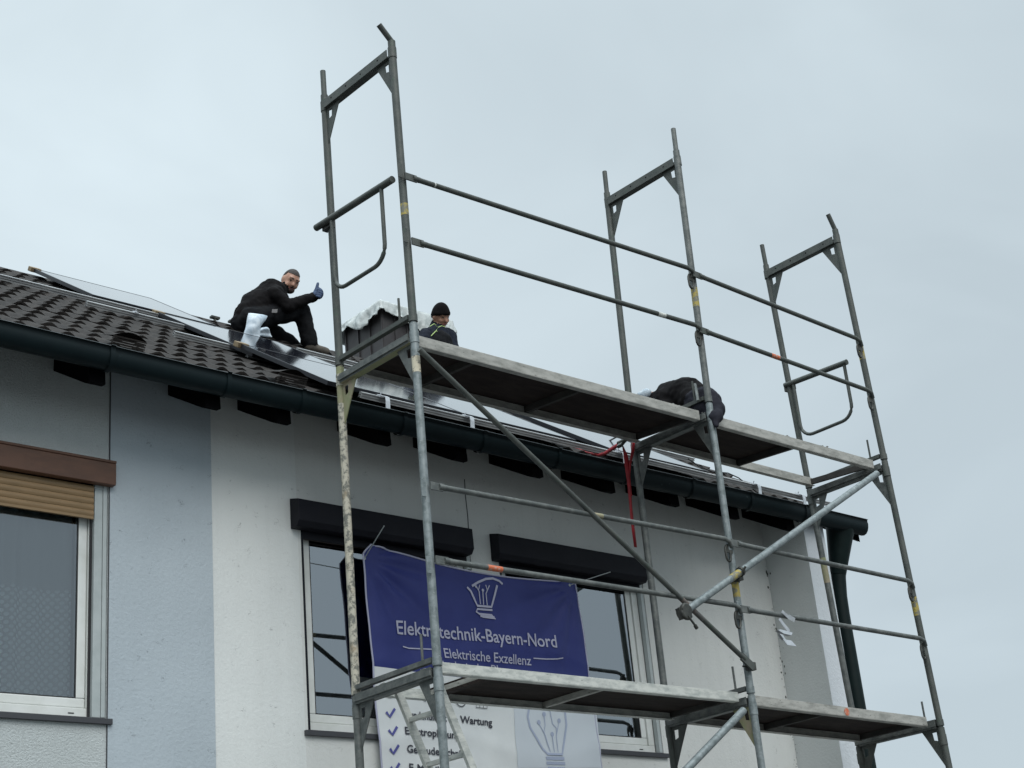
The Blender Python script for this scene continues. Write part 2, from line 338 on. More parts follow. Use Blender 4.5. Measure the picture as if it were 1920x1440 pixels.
# ------------------------------------------------------------------ house
YW = 1.41
house = thing('terraced_house', 'terraced house with pale blue and cream plaster, dark tiled roof and green gutter', 'house', (1.4, 1.41, 0))
ORI[house] = V((0, 0, 0)); house.location = (0, 0, 0)
YG = 1.455
def wall_with_holes(x0, x1, z0, z1, holes, y=YW, th=.30):
    """wall front as cells around rectangular holes, with reveals"""
    mb = MB(); xs = sorted({x0, x1, *[h[0] for h in holes], *[h[1] for h in holes]}); zs = sorted({z0, z1, *[h[2] for h in holes], *[h[3] for h in holes]})
    def hole(xa, za): return any(h[0] <= xa < h[1] and h[2] <= za < h[3] for h in holes)
    for i in range(len(xs) - 1):
        for j in range(len(zs) - 1):
            if hole(xs[i] + 1e-6, zs[j] + 1e-6): continue
            mb.add([(xs[i], y, zs[j]), (xs[i + 1], y, zs[j]), (xs[i + 1], y, zs[j + 1]), (xs[i], y, zs[j + 1])], [(0, 1, 2, 3)])
    for h in holes:
        a, b, c, d = h
        mb.add([(a, y, c), (a, y + th, c), (a, y + th, d), (a, y, d)], [(0, 1, 2, 3)])
        mb.add([(b, y, c), (b, y, d), (b, y + th, d), (b, y + th, c)], [(0, 1, 2, 3)])
        mb.add([(a, y, c), (b, y, c), (b, y + th, c), (a, y + th, c)], [(0, 1, 2, 3)])
        mb.add([(a, y, d), (a, y + th, d), (b, y + th, d), (b, y, d)], [(0, 1, 2, 3)])
    return mb
ZT = 5.58
X1L, X1R = .150, 1.545    # window 1 opening
X2L, X2R = 1.80, 3.235
ZB, ZH = 3.455, 4.80
o = wall_with_holes(-6.5, -1.168, 0, ZT, [(-2.75, -1.17 - .005, 3.44, 4.80)]).build('wall', M['pl_rough'], house); o['label'] = 'rough grey plastered wall at the left'
o = wall_with_holes(-1.168, -.492, 0, ZT, []).build('wall', M['pl_blue'], house); o['label'] = 'pale blue plastered wall strip'
for v in o.data.vertices: v.co.y -= .006
o = wall_with_holes(-.492, .128, 0, ZT, []).build('wall', M['pl_cream'], house); o['label'] = 'pale cream plastered wall strip'
o = wall_with_holes(.128, 4.75, 0, ZT, [(X1L, X1R, ZB, ZH), (X2L, X2R, ZB, ZH), (.9, 1.9, 0.12, 2.2)]).build('wall', M['pl_patch'], house); o['label'] = 'cream plastered wall with the two dark shutter boxes'
# thin plaster crack right of first window
mb = MB(); mb.path([(1.543, YW - .001, 4.87), (1.547, YW - .001, 5.0), (1.541, YW - .001, 5.15), (1.545, YW - .001, 5.27)], .0035, n=5)
mb.build('plaster_crack', M['sill'], house)
mb = MB(); mb.path([(1.80, YW - .001, 4.50), (1.801, YW - .001, 4.62), (1.80, YW - .001, 4.72)], .003, n=5); mb.build('plaster_crack', M['sill'], house)
mb = MB(); mb.path([(-1.169, YW - .004, 3.0), (-1.169, YW - .004, 5.5)], .004, n=5); mb.build('plaster_crack', M['sill'], house)
# projecting party wall end
mb = MB(); mb.box((4.752, .985, 0), (5.012, 10.2, 5.33), 0)
mb.m = [0] * len(mb.m); fin = MB(); fin.add([(4.752, .985, 0), (4.752, 10.2, 0), (4.752, 10.2, 5.33), (4.752, .985, 5.33)], [(0, 3, 2, 1)], 0)
fin.add([(4.752, .985, 0), (5.012, .985, 0), (5.012, .985, 5.33), (4.752, .985, 5.33)], [(0, 1, 2, 3)], 1)
fin.add([(5.012, .985, 0), (5.012, 10.2, 0), (5.012, 10.2, 5.33), (5.012, .985, 5.33)], [(0, 1, 2, 3)], 1)
ry, rz = roof(0, 4.80, -.16).y, roof(0, 4.80, -.16).z
fin.add([(5.012, .985, 5.33), (5.012, ry, rz), (5.012, 10.2, 5.33)], [(0, 1, 2)], 1)
fin.add([(4.752, .985, 5.33), (4.752, ry, rz), (4.752, 10.2, 5.33)], [(0, 2, 1)], 0)
fin.build('party_wall', [M['pl_fin'], M['pl_white']], house)['label'] = 'white edged party wall projecting at the right end'
# mould spots down the inner corner
mb = MB()
for i in range(85):
    z = 2.9 + 2.35 * random.random(); r = random.choice([.003, .004, .006, .010]) * random.uniform(.6, 1.1)
    if z > 5.2: continue
    dx = abs(random.gauss(0, .018))
    if random.random() < .6: mb.ball((4.748 - dx, YW, z), (r, .0015, r * random.uniform(.8, 2)), n=6)
    else: mb.ball((4.752, YW - dx, z), (.0015, r, r * random.uniform(.8, 2)), n=6)
mb.build('mould_spot', M['mould'], house)['kind'] = 'stuff'
# back wall and rough interior blocker
mb = MB(); mb.box((-6.5, 9.9, 0), (4.752, 10.1, 5.33)); mb.build('wall', M['pl_rough'], house)
mb = MB(); mb.box((-6.52, YW + .3, .0), (-6.5, 10.1, 5.5)); mb.build('wall', M['pl_rough'], house)

# ---- windows
def window(x0, x1, z0, z1, sash_x, kind):
    """x0,x1: opening; frame set back"""
    y = YG; ox = x0; x0 = x0 - (.047 if kind == 'black' else 0)
    fr = MB(); t = .058
    fr.box((x0 + .035, y, z0 + .004), (x1 - .035, y + .07, z0 + t)); fr.box((x0 + .035, y, z1 - t), (x1 - .035, y + .07, z1))
    fr.box((x0 + .035, y, z0 + t), (x0 + .035 + t, y + .07, z1 - t)); fr.box((x1 - .035 - t, y, z0 + t), (x1 - .035, y + .07, z1 - t))
    if sash_x is not None: fr.box((sash_x - .03, y, z0 + t), (sash_x + .03, y + .07, z1 - t))
    frame = fr.build('window', M['pvc'], house, bevel=.004)
    xs = [x0 + .035 + t] + ([sash_x - .03, sash_x + .03] if sash_x is not None else []) + [x1 - .035 - t]
    for a, b in zip(xs[::2], xs[1::2]):
        sa = MB(); q = .052; a += .003; b -= .003; c, d = z0 + t + .003, z1 - t - .003; yy = y + .012
        sa.box((a, yy, c), (b, yy + .05, c + q)); sa.box((a, yy, d - q), (b, yy + .05, d)); sa.box((a, yy, c + q), (a + q, yy + .05, d - q)); sa.box((b - q, yy, c + q), (b, yy + .05, d - q))
        sa.build('sash', M['pvc'], frame, bevel=.006)
        ga = MB(); ga.box((a + q, yy + .004, c + q), (a + q + .006, yy + .008, d - q)); ga.box((b - q - .006, yy + .004, c + q), (b - q, yy + .008, d - q)); ga.box((a + q + .006, yy + .004, c + q), (b - q - .006, yy + .008, c + q + .006))
        ga.build('gasket', M['cable'], frame)
        p = MB(); p.add([(a + q, yy + .009, c + q), (b - q, yy + .009, c + q), (b - q, yy + .009, d - q), (a + q, yy + .009, d - q)], [(0, 1, 2, 3)]); p.build('pane', M['glass_clear'] if kind == 'brown' else M['glass'], frame)
    x0 = ox
    sl_ = MB(); sl_.box((x0 - .03, YW - .024, z0 - .035), (x1 + .03, YW - .001, z0 - .004)); sl_.box((x0 + .002, YW, z0 - .001), (x1 - .002, y + .03, z0 + .003)); sl_.build('sill', M['sill'], frame, bevel=.003)
    dr = MB(); dr.box((x1 - .20, y - .002, z0 + .025), (x1 - .165, y - .0005, z0 + .031)); dr.build('drain_slot', M['cable'], frame)
    gr = MB()
    if kind == 'brown':
        gr.box((x1 - .092, YW + .03, z0 + .004), (x1 - .080, y - .003, z1 - .02)); gr.build('gap_shade_strip', M['cable'], frame); gr = MB(); gr.box((x1 - .079, YW + .006, z0 + .004), (x1 - .03, y - .003, z1 - .02)); gr.build('guide_rail', M['pvc_grey'], frame, bevel=.002); gr = MB(); gr.box((x1 - .028, YW + .001, z0 + .004), (x1 - .004, y - .003, z1 - .02))  # first box: black strip added as the shade of the gap beside the rail
    else:
        g0 = MB(); g0.box((x0 + .003, YW + .004, z0 + .004), (x0 + .020, y - .003, z1 - .02)); g0.build('guide_rail', M['black_alu'], frame)
        gr.box((x1 - .034, YW + .004, z0 + .004), (x1 - .004, y - .003, z1 - .02))
        sc_ = MB(); sc_.box((x0 + .02, y - .040, 4.655), (x1 - .035, y - .028, z1 - .01)); sc_.build('shutter_slats', M['black_alu'], frame)
    gr.build('guide_rail', M['pvc_grey'], frame, bevel=.002)
    rm = MB(); yb = y + 1.6
    rm.add([(x0, y + .08, z0), (x0, yb, z0), (x0, yb, z1), (x0, y + .08, z1)], [(0, 1, 2, 3)]); rm.add([(x1, y + .08, z0), (x1, yb, z0), (x1, yb, z1), (x1, y + .08, z1)], [(0, 1, 2, 3)])
    rm.add([(x0, yb, z0), (x1, yb, z0), (x1, yb, z1), (x0, yb, z1)], [(0, 1, 2, 3)]); rm.add([(x0, y + .08, z1), (x1, y + .08, z1), (x1, yb, z1), (x0, yb, z1)], [(0, 1, 2, 3)]); rm.add([(x0, y + .08, z0), (x1, y + .08, z0), (x1, yb, z0), (x0, yb, z0)], [(0, 1, 2, 3)])
    rm.build('room_interior', M['interior'], frame)
    return frame
w0 = window(-2.75, -1.175, 3.445, 4.80, None, 'brown'); w0['label'] = 'white window with half raised tan shutter and dotted net curtain'
w1 = window(X1L, X1R, ZB, ZH, None, 'black'); w1['label'] = 'white window under the left black shutter box, behind the blue banner'
w2 = window(X2L, X2R, ZB, ZH, None, 'black'); w2['label'] = 'white window under the right black shutter box'
# net curtain, gathered folds
cu = MB(); cu.grid(120, 6, lambda u, v: V((-2.60 + 1.28 * u, YG + .125 + .018 * math.sin(u * 48 + 2 * math.sin(u * 9)) + .012 * math.sin(u * 23 + 1), 3.53 + 1.24 * v))); cu.build('curtain', M['lace'], w0)
# shutters
bx = MB(); bx.box((-2.80, YW - .050, 4.774), (-1.150, YW - .001, 4.905)); bx.box((-2.80, YW - .055, 4.905), (-1.150, YW - .001, 4.922)); bx.build('shutter_box', M['brown'], w0, bevel=.004)
sl_ = MB()
for k in range(5):
    z = 4.586 + k * .037
    sl_.grid(1, 6, lambda u, v, z=z: V((-2.72 + (2.72 - 1.262) * u, YG - .040 - .006 * math.sin(math.pi * v), z + .0355 * v)))
sl_.box((-2.72, YG - .044, 4.570), (-1.262, YG - .028, 4.585)); sl_.build('shutter_slats', M['slat'], w0)
sl2 = MB(); sl2.box((-2.72, YG - .034, 4.587), (-1.262, YG - .030, 4.79)); sl2.build('slat_joint', M['rafter'], w0)
lw = MB(); lw.box((-2.74, YW + .002, 4.756), (-1.19, YW + .006, 4.762)); lw.build('metal_strip', M['pvc_grey'], w0)
def black_box(a, b, par):
    poly = [(a, YW - .001, 4.90), (a, YW - .092, 4.875), (a, YW - .096, 4.735), (a, YW - .07, 4.700), (a, YW - .001, 4.700)]
    mb = MB(); mb.prism(poly, (b - a, 0, 0)); mb.build('shutter_box', M['black_alu'], par, bevel=.004, recalc=True)
    mb = MB(); mb.box((a + .09, YW + .02, 4.66), (b - .04, YW + .045, 4.70)); mb.build('shutter_end_bar', M['faded'] if par is w1 else M['black_alu'], par)
black_box(.075, 1.50, w1); black_box(1.73, 3.20, w2)
mb = MB(); mb.box((X1R - .05, YW + .004, 4.50), (X1R - .004, YW + .05, 4.62)); mb.build('shutter_motor', M['pvc_grey'], w1)

# ---- roof tiles
RX0, RX1, NC = -3.4, 5.46, 16
tiles = MB(); nx = 354
joff = {}
def prof(x):
    t = (x / .15) % 1.0
    return .023 * max(0, math.cos(max(-.5, min(.5, (t - .5) / .74)) * math.pi)) ** 1.3
for k in range(NC):
    s0 = k * .296; s1 = s0 + .35
    def jit(x, k=k):
        c = int((x + 10) / .30); key = (k, c)
        if key not in joff: joff[key] = (random.uniform(-.004, .006), random.uniform(-.008, .008))
        return joff[key]
    def fn(u, v, k=k, s0=s0, s1=s1):
        x = RX0 + (RX1 - RX0) * u; ja, jb = jit(x)
        tl = (x / .30) % 1.0
        seam = -.006 if tl < .035 else 0
        lift = -.062 + .023 * (1 - v) + ja * (1 - v)
        return roof(x, s0 + (s1 - s0) * v + jb * (1 - v), lift + prof(x) + seam)
    tiles.grid(nx, 3, fn)
    tiles.grid(nx, 1, lambda u, v, fn=fn: fn(u, 0) + V((0, SP * .016 * v, -CP * .016 * v)), sm=False)
    tiles.grid(nx, 1, lambda u, v, fn=fn: fn(u, v * .25) + V((0, SP * .016, -CP * .016)), sm=False)
ro = tiles.build('roof', M['tile'], house); ro['label'] = 'dark brown grey corrugated tile roof'
# underlay so nothing shows through; rear slope
mb = MB(); a = roof(RX0, .02, -.085); b = roof(RX0, 4.86, -.10)
mb.add([a, (RX1, a.y, a.z), (RX1, b.y, b.z), b], [(0, 1, 2, 3)]); mb.add([b, (RX1, b.y, b.z), (RX1, 10.5, 5.30), (RX0, 10.5, 5.30)], [(0, 1, 2, 3)])
mb.build('roof_underlay', M['rafter'], ro)
RZ = roof(0, 4.88, -.105)
# ridge caps
for i in range(22):
    x = RX0 + .42 * i
    if x + .44 > RX1 + .02: break
    mb = MB()
    def rc(u, v, x=x):
        an = math.pi * (-.12 + 1.24 * u); rr = .085 + .010 * (1 - v)
        return V((x + .44 * v, RZ.y - math.cos(an) * rr * 1.15, RZ.z - .045 + math.sin(an) * rr * .9))
    mb.grid(10, 2, rc); mb.grid(10, 1, lambda u, v: rc(u, 0) + V((0, 0, -.018 * v)), sm=False)
    mb.build('ridge_tile', M['tile_ridge'], ro)
# vent tiles
for px, py in ((235, 658), (542, 724)):
    x, s = onroof(px, py, -.03); mb = MB()
    mb.grid(10, 4, lambda u, v: roof(x - .11 + .22 * u, s - .02 + .26 * v, .0 + .05 * (1 - v) + .035 * math.sin(math.pi * u) * (1 - .6 * v)))
    for q in range(6): mb.obox(roof(x, s - .015, .045 - .014 * q), ((1, 0, 0), (0, CP, SP), (0, -SP, CP)), (.105, .012, .004))
    mb.build('vent_tile', M['tile'], ro)
# rafters
XR = [-2.28, -1.478, -.736, -.242, .522, 1.156, 1.839, 2.543, 3.22, 3.90, 4.58]
for x in XR:
    zo = 5.190; zi = 5.426
    mb = MB(); mb.prism([(x - .05, .975, zo + .012), (x - .05, 1.02, zo - .004 + .02), (x - .05, 1.44, zi + .02), (x - .05, 1.44, zi + .18), (x - .05, .985, zo + .15)], (.10, 0, 0))
    mb.build('rafter', M['rafter'], house, recalc=True)
mb = MB(); mb.prism([(-6, .99, 5.30), (-6, 1.45, 5.60), (-6, 1.45, 5.62), (-6, .99, 5.33)], (10.75, 0, 0)); mb.build('eaves_board', M['rafter'], house, recalc=True)
# gutter
gp = [(.838, 5.378), (.846, 5.384), (.854, 5.376), (.856, 5.360), (.852, 5.342), (.856, 5.316), (.866, 5.290), (.884, 5.270), (.910, 5.261), (.938, 5.267), (.960, 5.282), (.974, 5.303), (.978, 5.325), (.978, 5.34)]
gp2 = [(y + .004, z + .003) for y, z in gp[3:]]
def strip(mb, prof2, x0, x1, mi=0, sag=0):
    n = len(prof2); nseg = 40
    mb.grid(nseg, n - 1, lambda u, v: V((x0 + (x1 - x0) * u, prof2[min(int(round(v * (n - 1))), n - 1)][0], prof2[min(int(round(v * (n - 1))), n - 1)][1] + sag * math.sin((x0 + (x1 - x0) * u) * 1.9))), mi)
mb = MB(); strip(mb, gp, -3.6, 5.465, sag=.003); strip(mb, [(y + .003, z + .002) for y, z in gp], -3.6, 5.46, sag=.003)
cap = [(5.466, y, z) for y, z in gp[2:]]; mb.add(cap, [list(range(len(cap)))])
gut = mb.build('gutter', M['gutter'], house)
for x in (-2.3, -1.45, -.70, -.175, .60, 1.27, 1.95, 2.64, 3.32, 3.99, 4.66):
    mb = MB(); strip(mb, [(y - (.008 if y < .92 else -.003), z - (.008 if z < 5.33 else -.002)) for y, z in gp], x - .015, x + .015); mb.build('gutter_bracket', M['gutter'], gut)
# downpipe
mb = MB(); mb.path([(5.225, 1.04, 5.05), (5.212, 1.06, 4.90), (5.20, 1.07, 4.75), (5.193, 1.07, 4.6), (5.19, 1.07, 2.5), (5.19, 1.07, .1)], .062, n=16, flat=(1, 0, 0))
dp = mb.build('downpipe', M['pipe'], house)
mb = MB(); mb.tube((5.25, .985, 5.31), (5.213, 1.058, 4.93), .118, n=20, r2=.065); mb.build('outlet_funnel', M['pipe'], dp)
for z in (3.72, 1.8):
    mb = MB(); mb.tube((5.19, 1.07, z), (5.19, 1.07, z + .03), .066, n=16); mb.box((5.01, 1.06, z), (5.14, 1.08, z + .03)); mb.build('pipe_bracket', M['iron'], dp)
# verge board
mb = MB(); a = roof(5.46, 0, -.09); b = roof(5.46, 4.84, -.09)
mb.add([a, b, b + V((0, 0, -.14)), a + V((0, 0, -.10))], [(0, 1, 2, 3)]); mb.add([p + V((.03, 0, 0)) for p in (a, b, b + V((0, 0, -.14)), a + V((0, 0, -.10)))], [(3, 2, 1, 0)])
mb.build('verge_board', M['rafter'], house)

# chimney behind ridge line
cx0, cy0, cz1 = at(716, 590, 1, 5.05).x, 5.05, at(712, 572, 1, 5.05).z
cx1 = at(838, 612, 1, cy0).x
cyb = at(646, 632, 0, cx0).y
CZ0 = 7.6
mb = MB(); mb.box((cx0, cy0, CZ0), (cx1, cyb, cz1)); chim = mb.build('chimney', M['lead'], house)
for t in (0, .18, .36, .55, .74, .93, 1.0):
    mb2 = MB(); x = cx0 + (cx1 - cx0) * t; mb2.box((x - .006, cy0 - .014, CZ0), (x + .006, cy0 - .001, cz1 - .01)); mb2.build('standing_seam', M['lead'], chim)
for t in (.0, .32, .62, .95):
    mb2 = MB(); y = cy0 + (cyb - cy0) * t; mb2.box((cx0 - .016, y - .008, CZ0), (cx0 - .001, y + .008, cz1 - .01)); mb2.build('standing_seam', M['lead'], chim)

# ------------------------------------------------------------------ tarp over chimney
def fbm(p, sc, oc=3):
    v = 0; a = 1
    for i in range(oc): v += a * noise.noise(V(p) * sc); sc *= 2.1; a *= .5
    return v
ccx, ccy = (cx0 + cx1) / 2, (cy0 + cyb) / 2; hw, hd = (cx1 - cx0) / 2 + .045, (cyb - cy0) / 2 + .045
def tarp(u, v):
    # square disc: centre = top, rim = hem
    a = (u - .5) * 2; b = (v - .5) * 2
    r = max(abs(a), abs(b)); top = .74
    if r <= top:
        k = 1 / top; x = ccx + a * k * hw; y = ccy + b * k * hd
        z = cz1 + .035 + .07 * (1 - r / top) + .030 * fbm((x, y, 0), 6)
    else:
        t = (r - top) / (1 - top); k = 1 / r
        x = ccx + a * k * (hw + .035 * t); y = ccy + b * k * (hd + .035 * t)
        ang = math.atan2(b, a)
        L = .21 + .05 * math.sin(ang * 4 + .6) + .09 * fbm((x, y, 3), 2.2)
        if abs(a + 1) < .12 and abs(b + 1) < .12: L *= .75
        z = cz1 + .035 - L * t
        o = .045 * fbm((x * 1.0, y * 1.0, z * .5), 7) * (.3 + t); x += o * (1 if a > 0 else -1) * (abs(a) > abs(b)); y += o * (1 if b > 0 else -1) * (abs(b) >= abs(a))
        x += .01 * fbm((x, y, z), 14)
    return V((x, y, z))
mb = MB(); mb.grid(70, 70, tarp)
tp = mb.build('plastic_sheet', M['film']); sol = tp.modifiers.new('t', 'SOLIDIFY'); sol.thickness = .003
tag(tp, 'crumpled translucent white plastic sheet draped over the dark chimney', 'plastic sheet')

# ------------------------------------------------------------------ scaffold
FX = {0: [(.03, 0), (.012, 1.5), (.010, 3.50), (.012, 5.525), (-.003, 7.48)],
      1: [(2.57, 0), (2.57, 1.5), (2.575, 3.53), (2.582, 5.536), (2.632, 7.56)],
      2: [(4.70, 0), (4.69, 1.45), (4.638, 3.44), (4.566, 5.462), (4.490, 7.44)]}
sc = thing('scaffold', 'galvanised tube scaffold with two plank levels standing in front of the house', 'scaffolding', (2.3, .36, 0))
RT = .0242
def seg_tube(mb, a, b, segs, r=RT, n=14):
    """segs: list of (t0,t1,mat_index); rest is 0"""
    a = V(a); b = V(b); cuts = sorted({0, 1, *[q for s_ in segs for q in s_[:2]]})
    for c, d in zip(cuts, cuts[1:]):
        mi = 0
        for s_ in segs:
            if s_[0] <= c + 1e-6 and d <= s_[1] + 1e-6: mi = s_[2]
        mb.tube(a.lerp(b, c), a.lerp(b, d), r + (.0006 if mi else 0), mi, n, caps=(c == 0 or d == 1 or mi > 0))
TRZ = {(2, 2): .045, (0, 1): .068, (1, 1): .052, (2, 1): .115}
def scaffold_frame(i, lev, mats_out, mats_in, segs_out=(), segs_in=(), top=False, bent=0, bl=.13, bar=True, gus='galv', trm='galv'):
    (x0, z0), (x1, z1) = FX[i][lev], FX[i][lev + 1]
    TZ = z1 + TRZ.get((i, lev), 0); d = V((x1 - x0, 0, z1 - z0)).normalized()
    tr = MB(); A = V((x1, RT, z1 - .085)); B = V((x1, .73 - RT, z1 - .085))
    # U-shaped transom: web + two flanges, open upwards
    tr.box((x1 - .026, RT, TZ - .118), (x1 + .026, .73 - RT, TZ - .112), 2 if trm == 'mossy' else 0); tr.box((x1 - .028, RT, TZ - .118), (x1 - .023, .73 - RT, TZ - .058)); tr.box((x1 + .023, RT, TZ - .118), (x1 + .028, .73 - RT, TZ - .058))
    for hy in (.12, .30, .46, .62): tr.tube((x1 - .0286, hy, TZ - .085), (x1 - .0275, hy, TZ - .085), .006, 1, 8)
    if not top:
        tr.box((x1 - .040, .02, TZ - .105), (x1 - .030, .71, TZ - .075))
    frame = tr.build('frame', [M['galv'] if trm == 'mossy' else M[trm], M['rafter'], M['mossy']], sc)
    for side, y, mats, segs in ((0, 0, mats_out, segs_out), (1, .73, mats_in, segs_in)):
        p = MB(); seg_tube(p, (x0, y, z0 + .012), (x1, y, z1), segs)
        p.tube((x1, y, z1 - .125), (x1, y, z1 - .05), RT + .0035, 0, 14)
        p.tube((x0, y, z0 + .012), (x0, y, z0 + .055), RT + .003, 0, 14)
        hh = .19 if top else .17
        e = V((x1, y, z1)) + d * hh
        if top and side == 0 and bent:
            hh = bl; e = V((x1 - .006, y, z1)) + bent * hh
        p.tube(V((x1, y, z1)), e, .0185, 0, 12)
        # wedge plates for rails
        if side == 0:
            for dz in (.56, 1.0):
                t = (dz) / (z1 - z0); c = V((x0 + (x1 - x0) * t, 0, z0 + dz))
                p.box(c + V((-.052, -.034, -.05)), c + V((-.020, -.028, .045)))
        p.build('post', mats, frame)
        sg = 1 if side == 0 else -1
        g_ = MB(); y0 = y + sg * RT * .8; zt = TZ - .118
        pl = [(y0, zt), (y0 + sg * .025, zt), (y0 + sg * .025, zt - .045), (y0, zt - .06)]
        # gusset with a square window: built from three strips
        th = .006
        def P(a, b): return (x1 - th / 2 - .0, a, b)
        outer = [(y0, zt), (y0 + sg * .145, zt), (y0 + sg * .125, zt - .035), (y0 + sg * .0, zt - .27)]
        hole = [(y0 + sg * .022, zt - .022), (y0 + sg * .06, zt - .022), (y0 + sg * .055, zt - .075), (y0 + sg * .022, zt - .085)]
        vs = [P(*q) for q in outer + hole]; k = [0, 1, 2, 3]
        f = [(0, 1, 5, 4), (1, 2, 6, 5), (2, 3, 7, 6), (3, 0, 4, 7)]
        g_.add(vs, f); g_.add([(q[0] + th, q[1], q[2]) for q in vs], [t_[::-1] for t_ in f])
        for ring_ in ([0, 1, 2, 3], [4, 5, 6, 7]):
            for a_, b_ in zip(ring_, ring_[1:] + ring_[:1]):
                va, vb = V(vs[a_]), V(vs[b_]); g_.add([va, vb, vb + V((th, 0, 0)), va + V((th, 0, 0))], [(0, 1, 2, 3)])
        g_.build('gusset_plate', M[gus] if isinstance(gus, str) else M[gus[side]], frame)
    if bar:
        bm_ = MB(); bm_.box((x0 - .022, RT, z0 + .035), (x0 + .012, .73 - RT, z0 + .062)); bm_.tube((x0 - .005, .115, z0 + .05), (x0 - .005, .115, z0 + .21), .0075, 0, 8)
        bm_.build('lower_crossbar', M['galv_dark'] if lev == 3 else M['galv'], frame)
    return frame
GD, G, GL, CRM = M['galv_dark'], M['galv'], M['galv_light'], M['cream']
Y_, PA, OR = M['yellow'], M['paper'], M['orange']
# top frames
BR = (CR * -.72 + CU * .60)   # bent spigot direction in the frame plane
scaffold_frame(0, 3, [GD, Y_], [GD], segs_out=[(.36, .40, 1)], top=True, bent=V((-.72, -.03, .69)), bl=.125, gus='galv_dark', trm='galv_dark')
scaffold_frame(1, 3, [G, Y_], [GD], segs_out=[(.36, .435, 1)], top=True, gus='galv_dark', trm='galv_dark')
scaffold_frame(2, 3, [GD, Y_, M['banner_blue']], [GD], segs_out=[(.42, .48, 1)], top=True, bent=V((-.40, .0, .92)), bl=.135, gus='galv_dark', trm='galv_dark')
# middle frames
f0 = scaffold_frame(0, 2, [GL, PA], [CRM, M['mossy']], segs_out=[(.845, .895, 1)], segs_in=[(.88, 1, 1)], gus=('galv', 'mossy'), trm='mossy')
scaffold_frame(1, 2, [GL, Y_], [G], segs_out=[(.315, .385, 1)], gus='galv')
scaffold_frame(2, 2, [GD, Y_], [G, M['mossy']], segs_out=[(.40, .47, 1)], segs_in=[(.62, .72, 1)], gus='galv')
# lower frames
scaffold_frame(0, 1, [GL], [G], gus='galv'); scaffold_frame(1, 1, [GL], [M['banner_blue'] if False else GD], gus=('mossy', 'galv_dark')); scaffold_frame(2, 1, [GD], [GD], gus='galv_dark')
for i in range(3): scaffold_frame(i, 0, [G], [G], bar=False)
for i in range(3):
    for y in (0, .73):
        mb = MB(); x = FX[i][0][0]; mb.box((x - .075, y - .075, .121), (x + .075, y + .075, .129)); mb.build('base_plate', G, sc)

def fx(i, z):
    P = FX[i]
    for (xa, za), (xb, zb) in zip(P, P[1:]):
        if z <= zb: return xa + (xb - xa) * (z - za) / (zb - za)
    return P[-1][0]
def guard_rail(p, q, i0, i1, mats, segs=(), y=-.047):
    mb = MB(); a = at(*p, 1, y); b = at(*q, 1, y)
    L = (b - a).normalized()
    xe = fx(i1, b.z) - .030; b = b + (b - a) / (b.x - a.x) * (xe - b.x); L = (b - a).normalized()
    a2, b2 = a + L * .05, b - L * .07
    seg_tube(mb, a2, b2, segs, r=.0165, n=12)
    mb.beam(a - L * .02, a2 + L * .02, .010, .046); mb.tube(a2 - L*.01, a2 + L * .04, .0185, 0, 10)
    mb.path([b2, b - L * .02 + V((0, 0, -.012)), b + V((.004, .012, -.045))], .0145, n=8)
    r = mb.build('guard_rail', mats, sc)
    # slotted hanger plate next to post
    h = MB(); c = V((fx(i1, b.z) - .058, -.026, b.z - .088))
    pts = [c + V((.023 * math.cos(t), 0, .044 * math.sin(t) + (.012 if math.sin(t) > 0 else -.012))) for t in [k * math.pi / 6 for k in range(12)]]
    h.path(pts, .008, closed=True, n=6, flat=(0, 1, 0)); h.box(c + V((-.020, -.005, .004)), c + V((.045, .005, .045)))
    h.build('wedge_hanger', M['iron'], r)
    return r
GW = [M['galv_dark'], M['orange'], M['alu_light']]; GQ = [M['galv'], M['orange'], M['alu_light'], M['mossy']]
guard_rail((764, 331), (1280, 499), 0, 1, GW, [(.062, .066, 2)])
guard_rail((1303, 514), (1600, 632), 1, 2, GW)
guard_rail((777, 453), (1293, 606), 0, 1, GW, [(.845, .875, 2)])
guard_rail((1316, 619), (1617, 728), 1, 2, GW, [(.375, .425, 1)])
guard_rail((812, 911), (1346, 1008), 0, 1, GQ, [(.50, .53, 3)])
guard_rail((1375, 1018), (1694, 1087), 1, 2, GQ)
guard_rail((822, 1050), (1366, 1133), 0, 1, GQ, [(.125, .17, 1)])
guard_rail((1393, 1142), (1713, 1195), 1, 2, GQ)
# end guard rails with U loops
def end_rail(x, y0, z0, y1, z1, ya, yb, zbot, sl_):
    mb = MB(); mb.tube((x, y0, z0), (x, y1, z1), .0225, 0, 14)
    zt = (z0 + z1) / 2 - .01; pts = [(x, ya, zt)]
    for k in range(7): t = math.pi / 2 * k / 6; pts.append((x, ya + (.11 - .11 * math.cos(t)) * (1 if yb > ya else -1), zbot + .11 - .11 * math.sin(t)))
    for k in range(7): t = math.pi / 2 * k / 6; pts.append((x, yb - (.11 - .11 * math.sin(t)) * (1 if yb > ya else -1), zbot + sl_ + .11 - .11 * math.cos(t)))
    pts.append((x, yb, zt)); mb.path(pts, .0135, n=10)
    r = mb.build('end_guard_rail', M['galv_dark'], sc)
    c = MB(); c.box((x + .01, .73 - .04, (z0) - .045), (x + .05, .73 + .05, z0 - .005)); c.build('clamp', M['iron'], r)
end_rail(-.045, .83, 6.525, .03, 6.487, .145, .66, 5.99, .005)
end_rail(4.515, .76, 6.36, .135, 6.33, .165, .675, 5.875, .0)
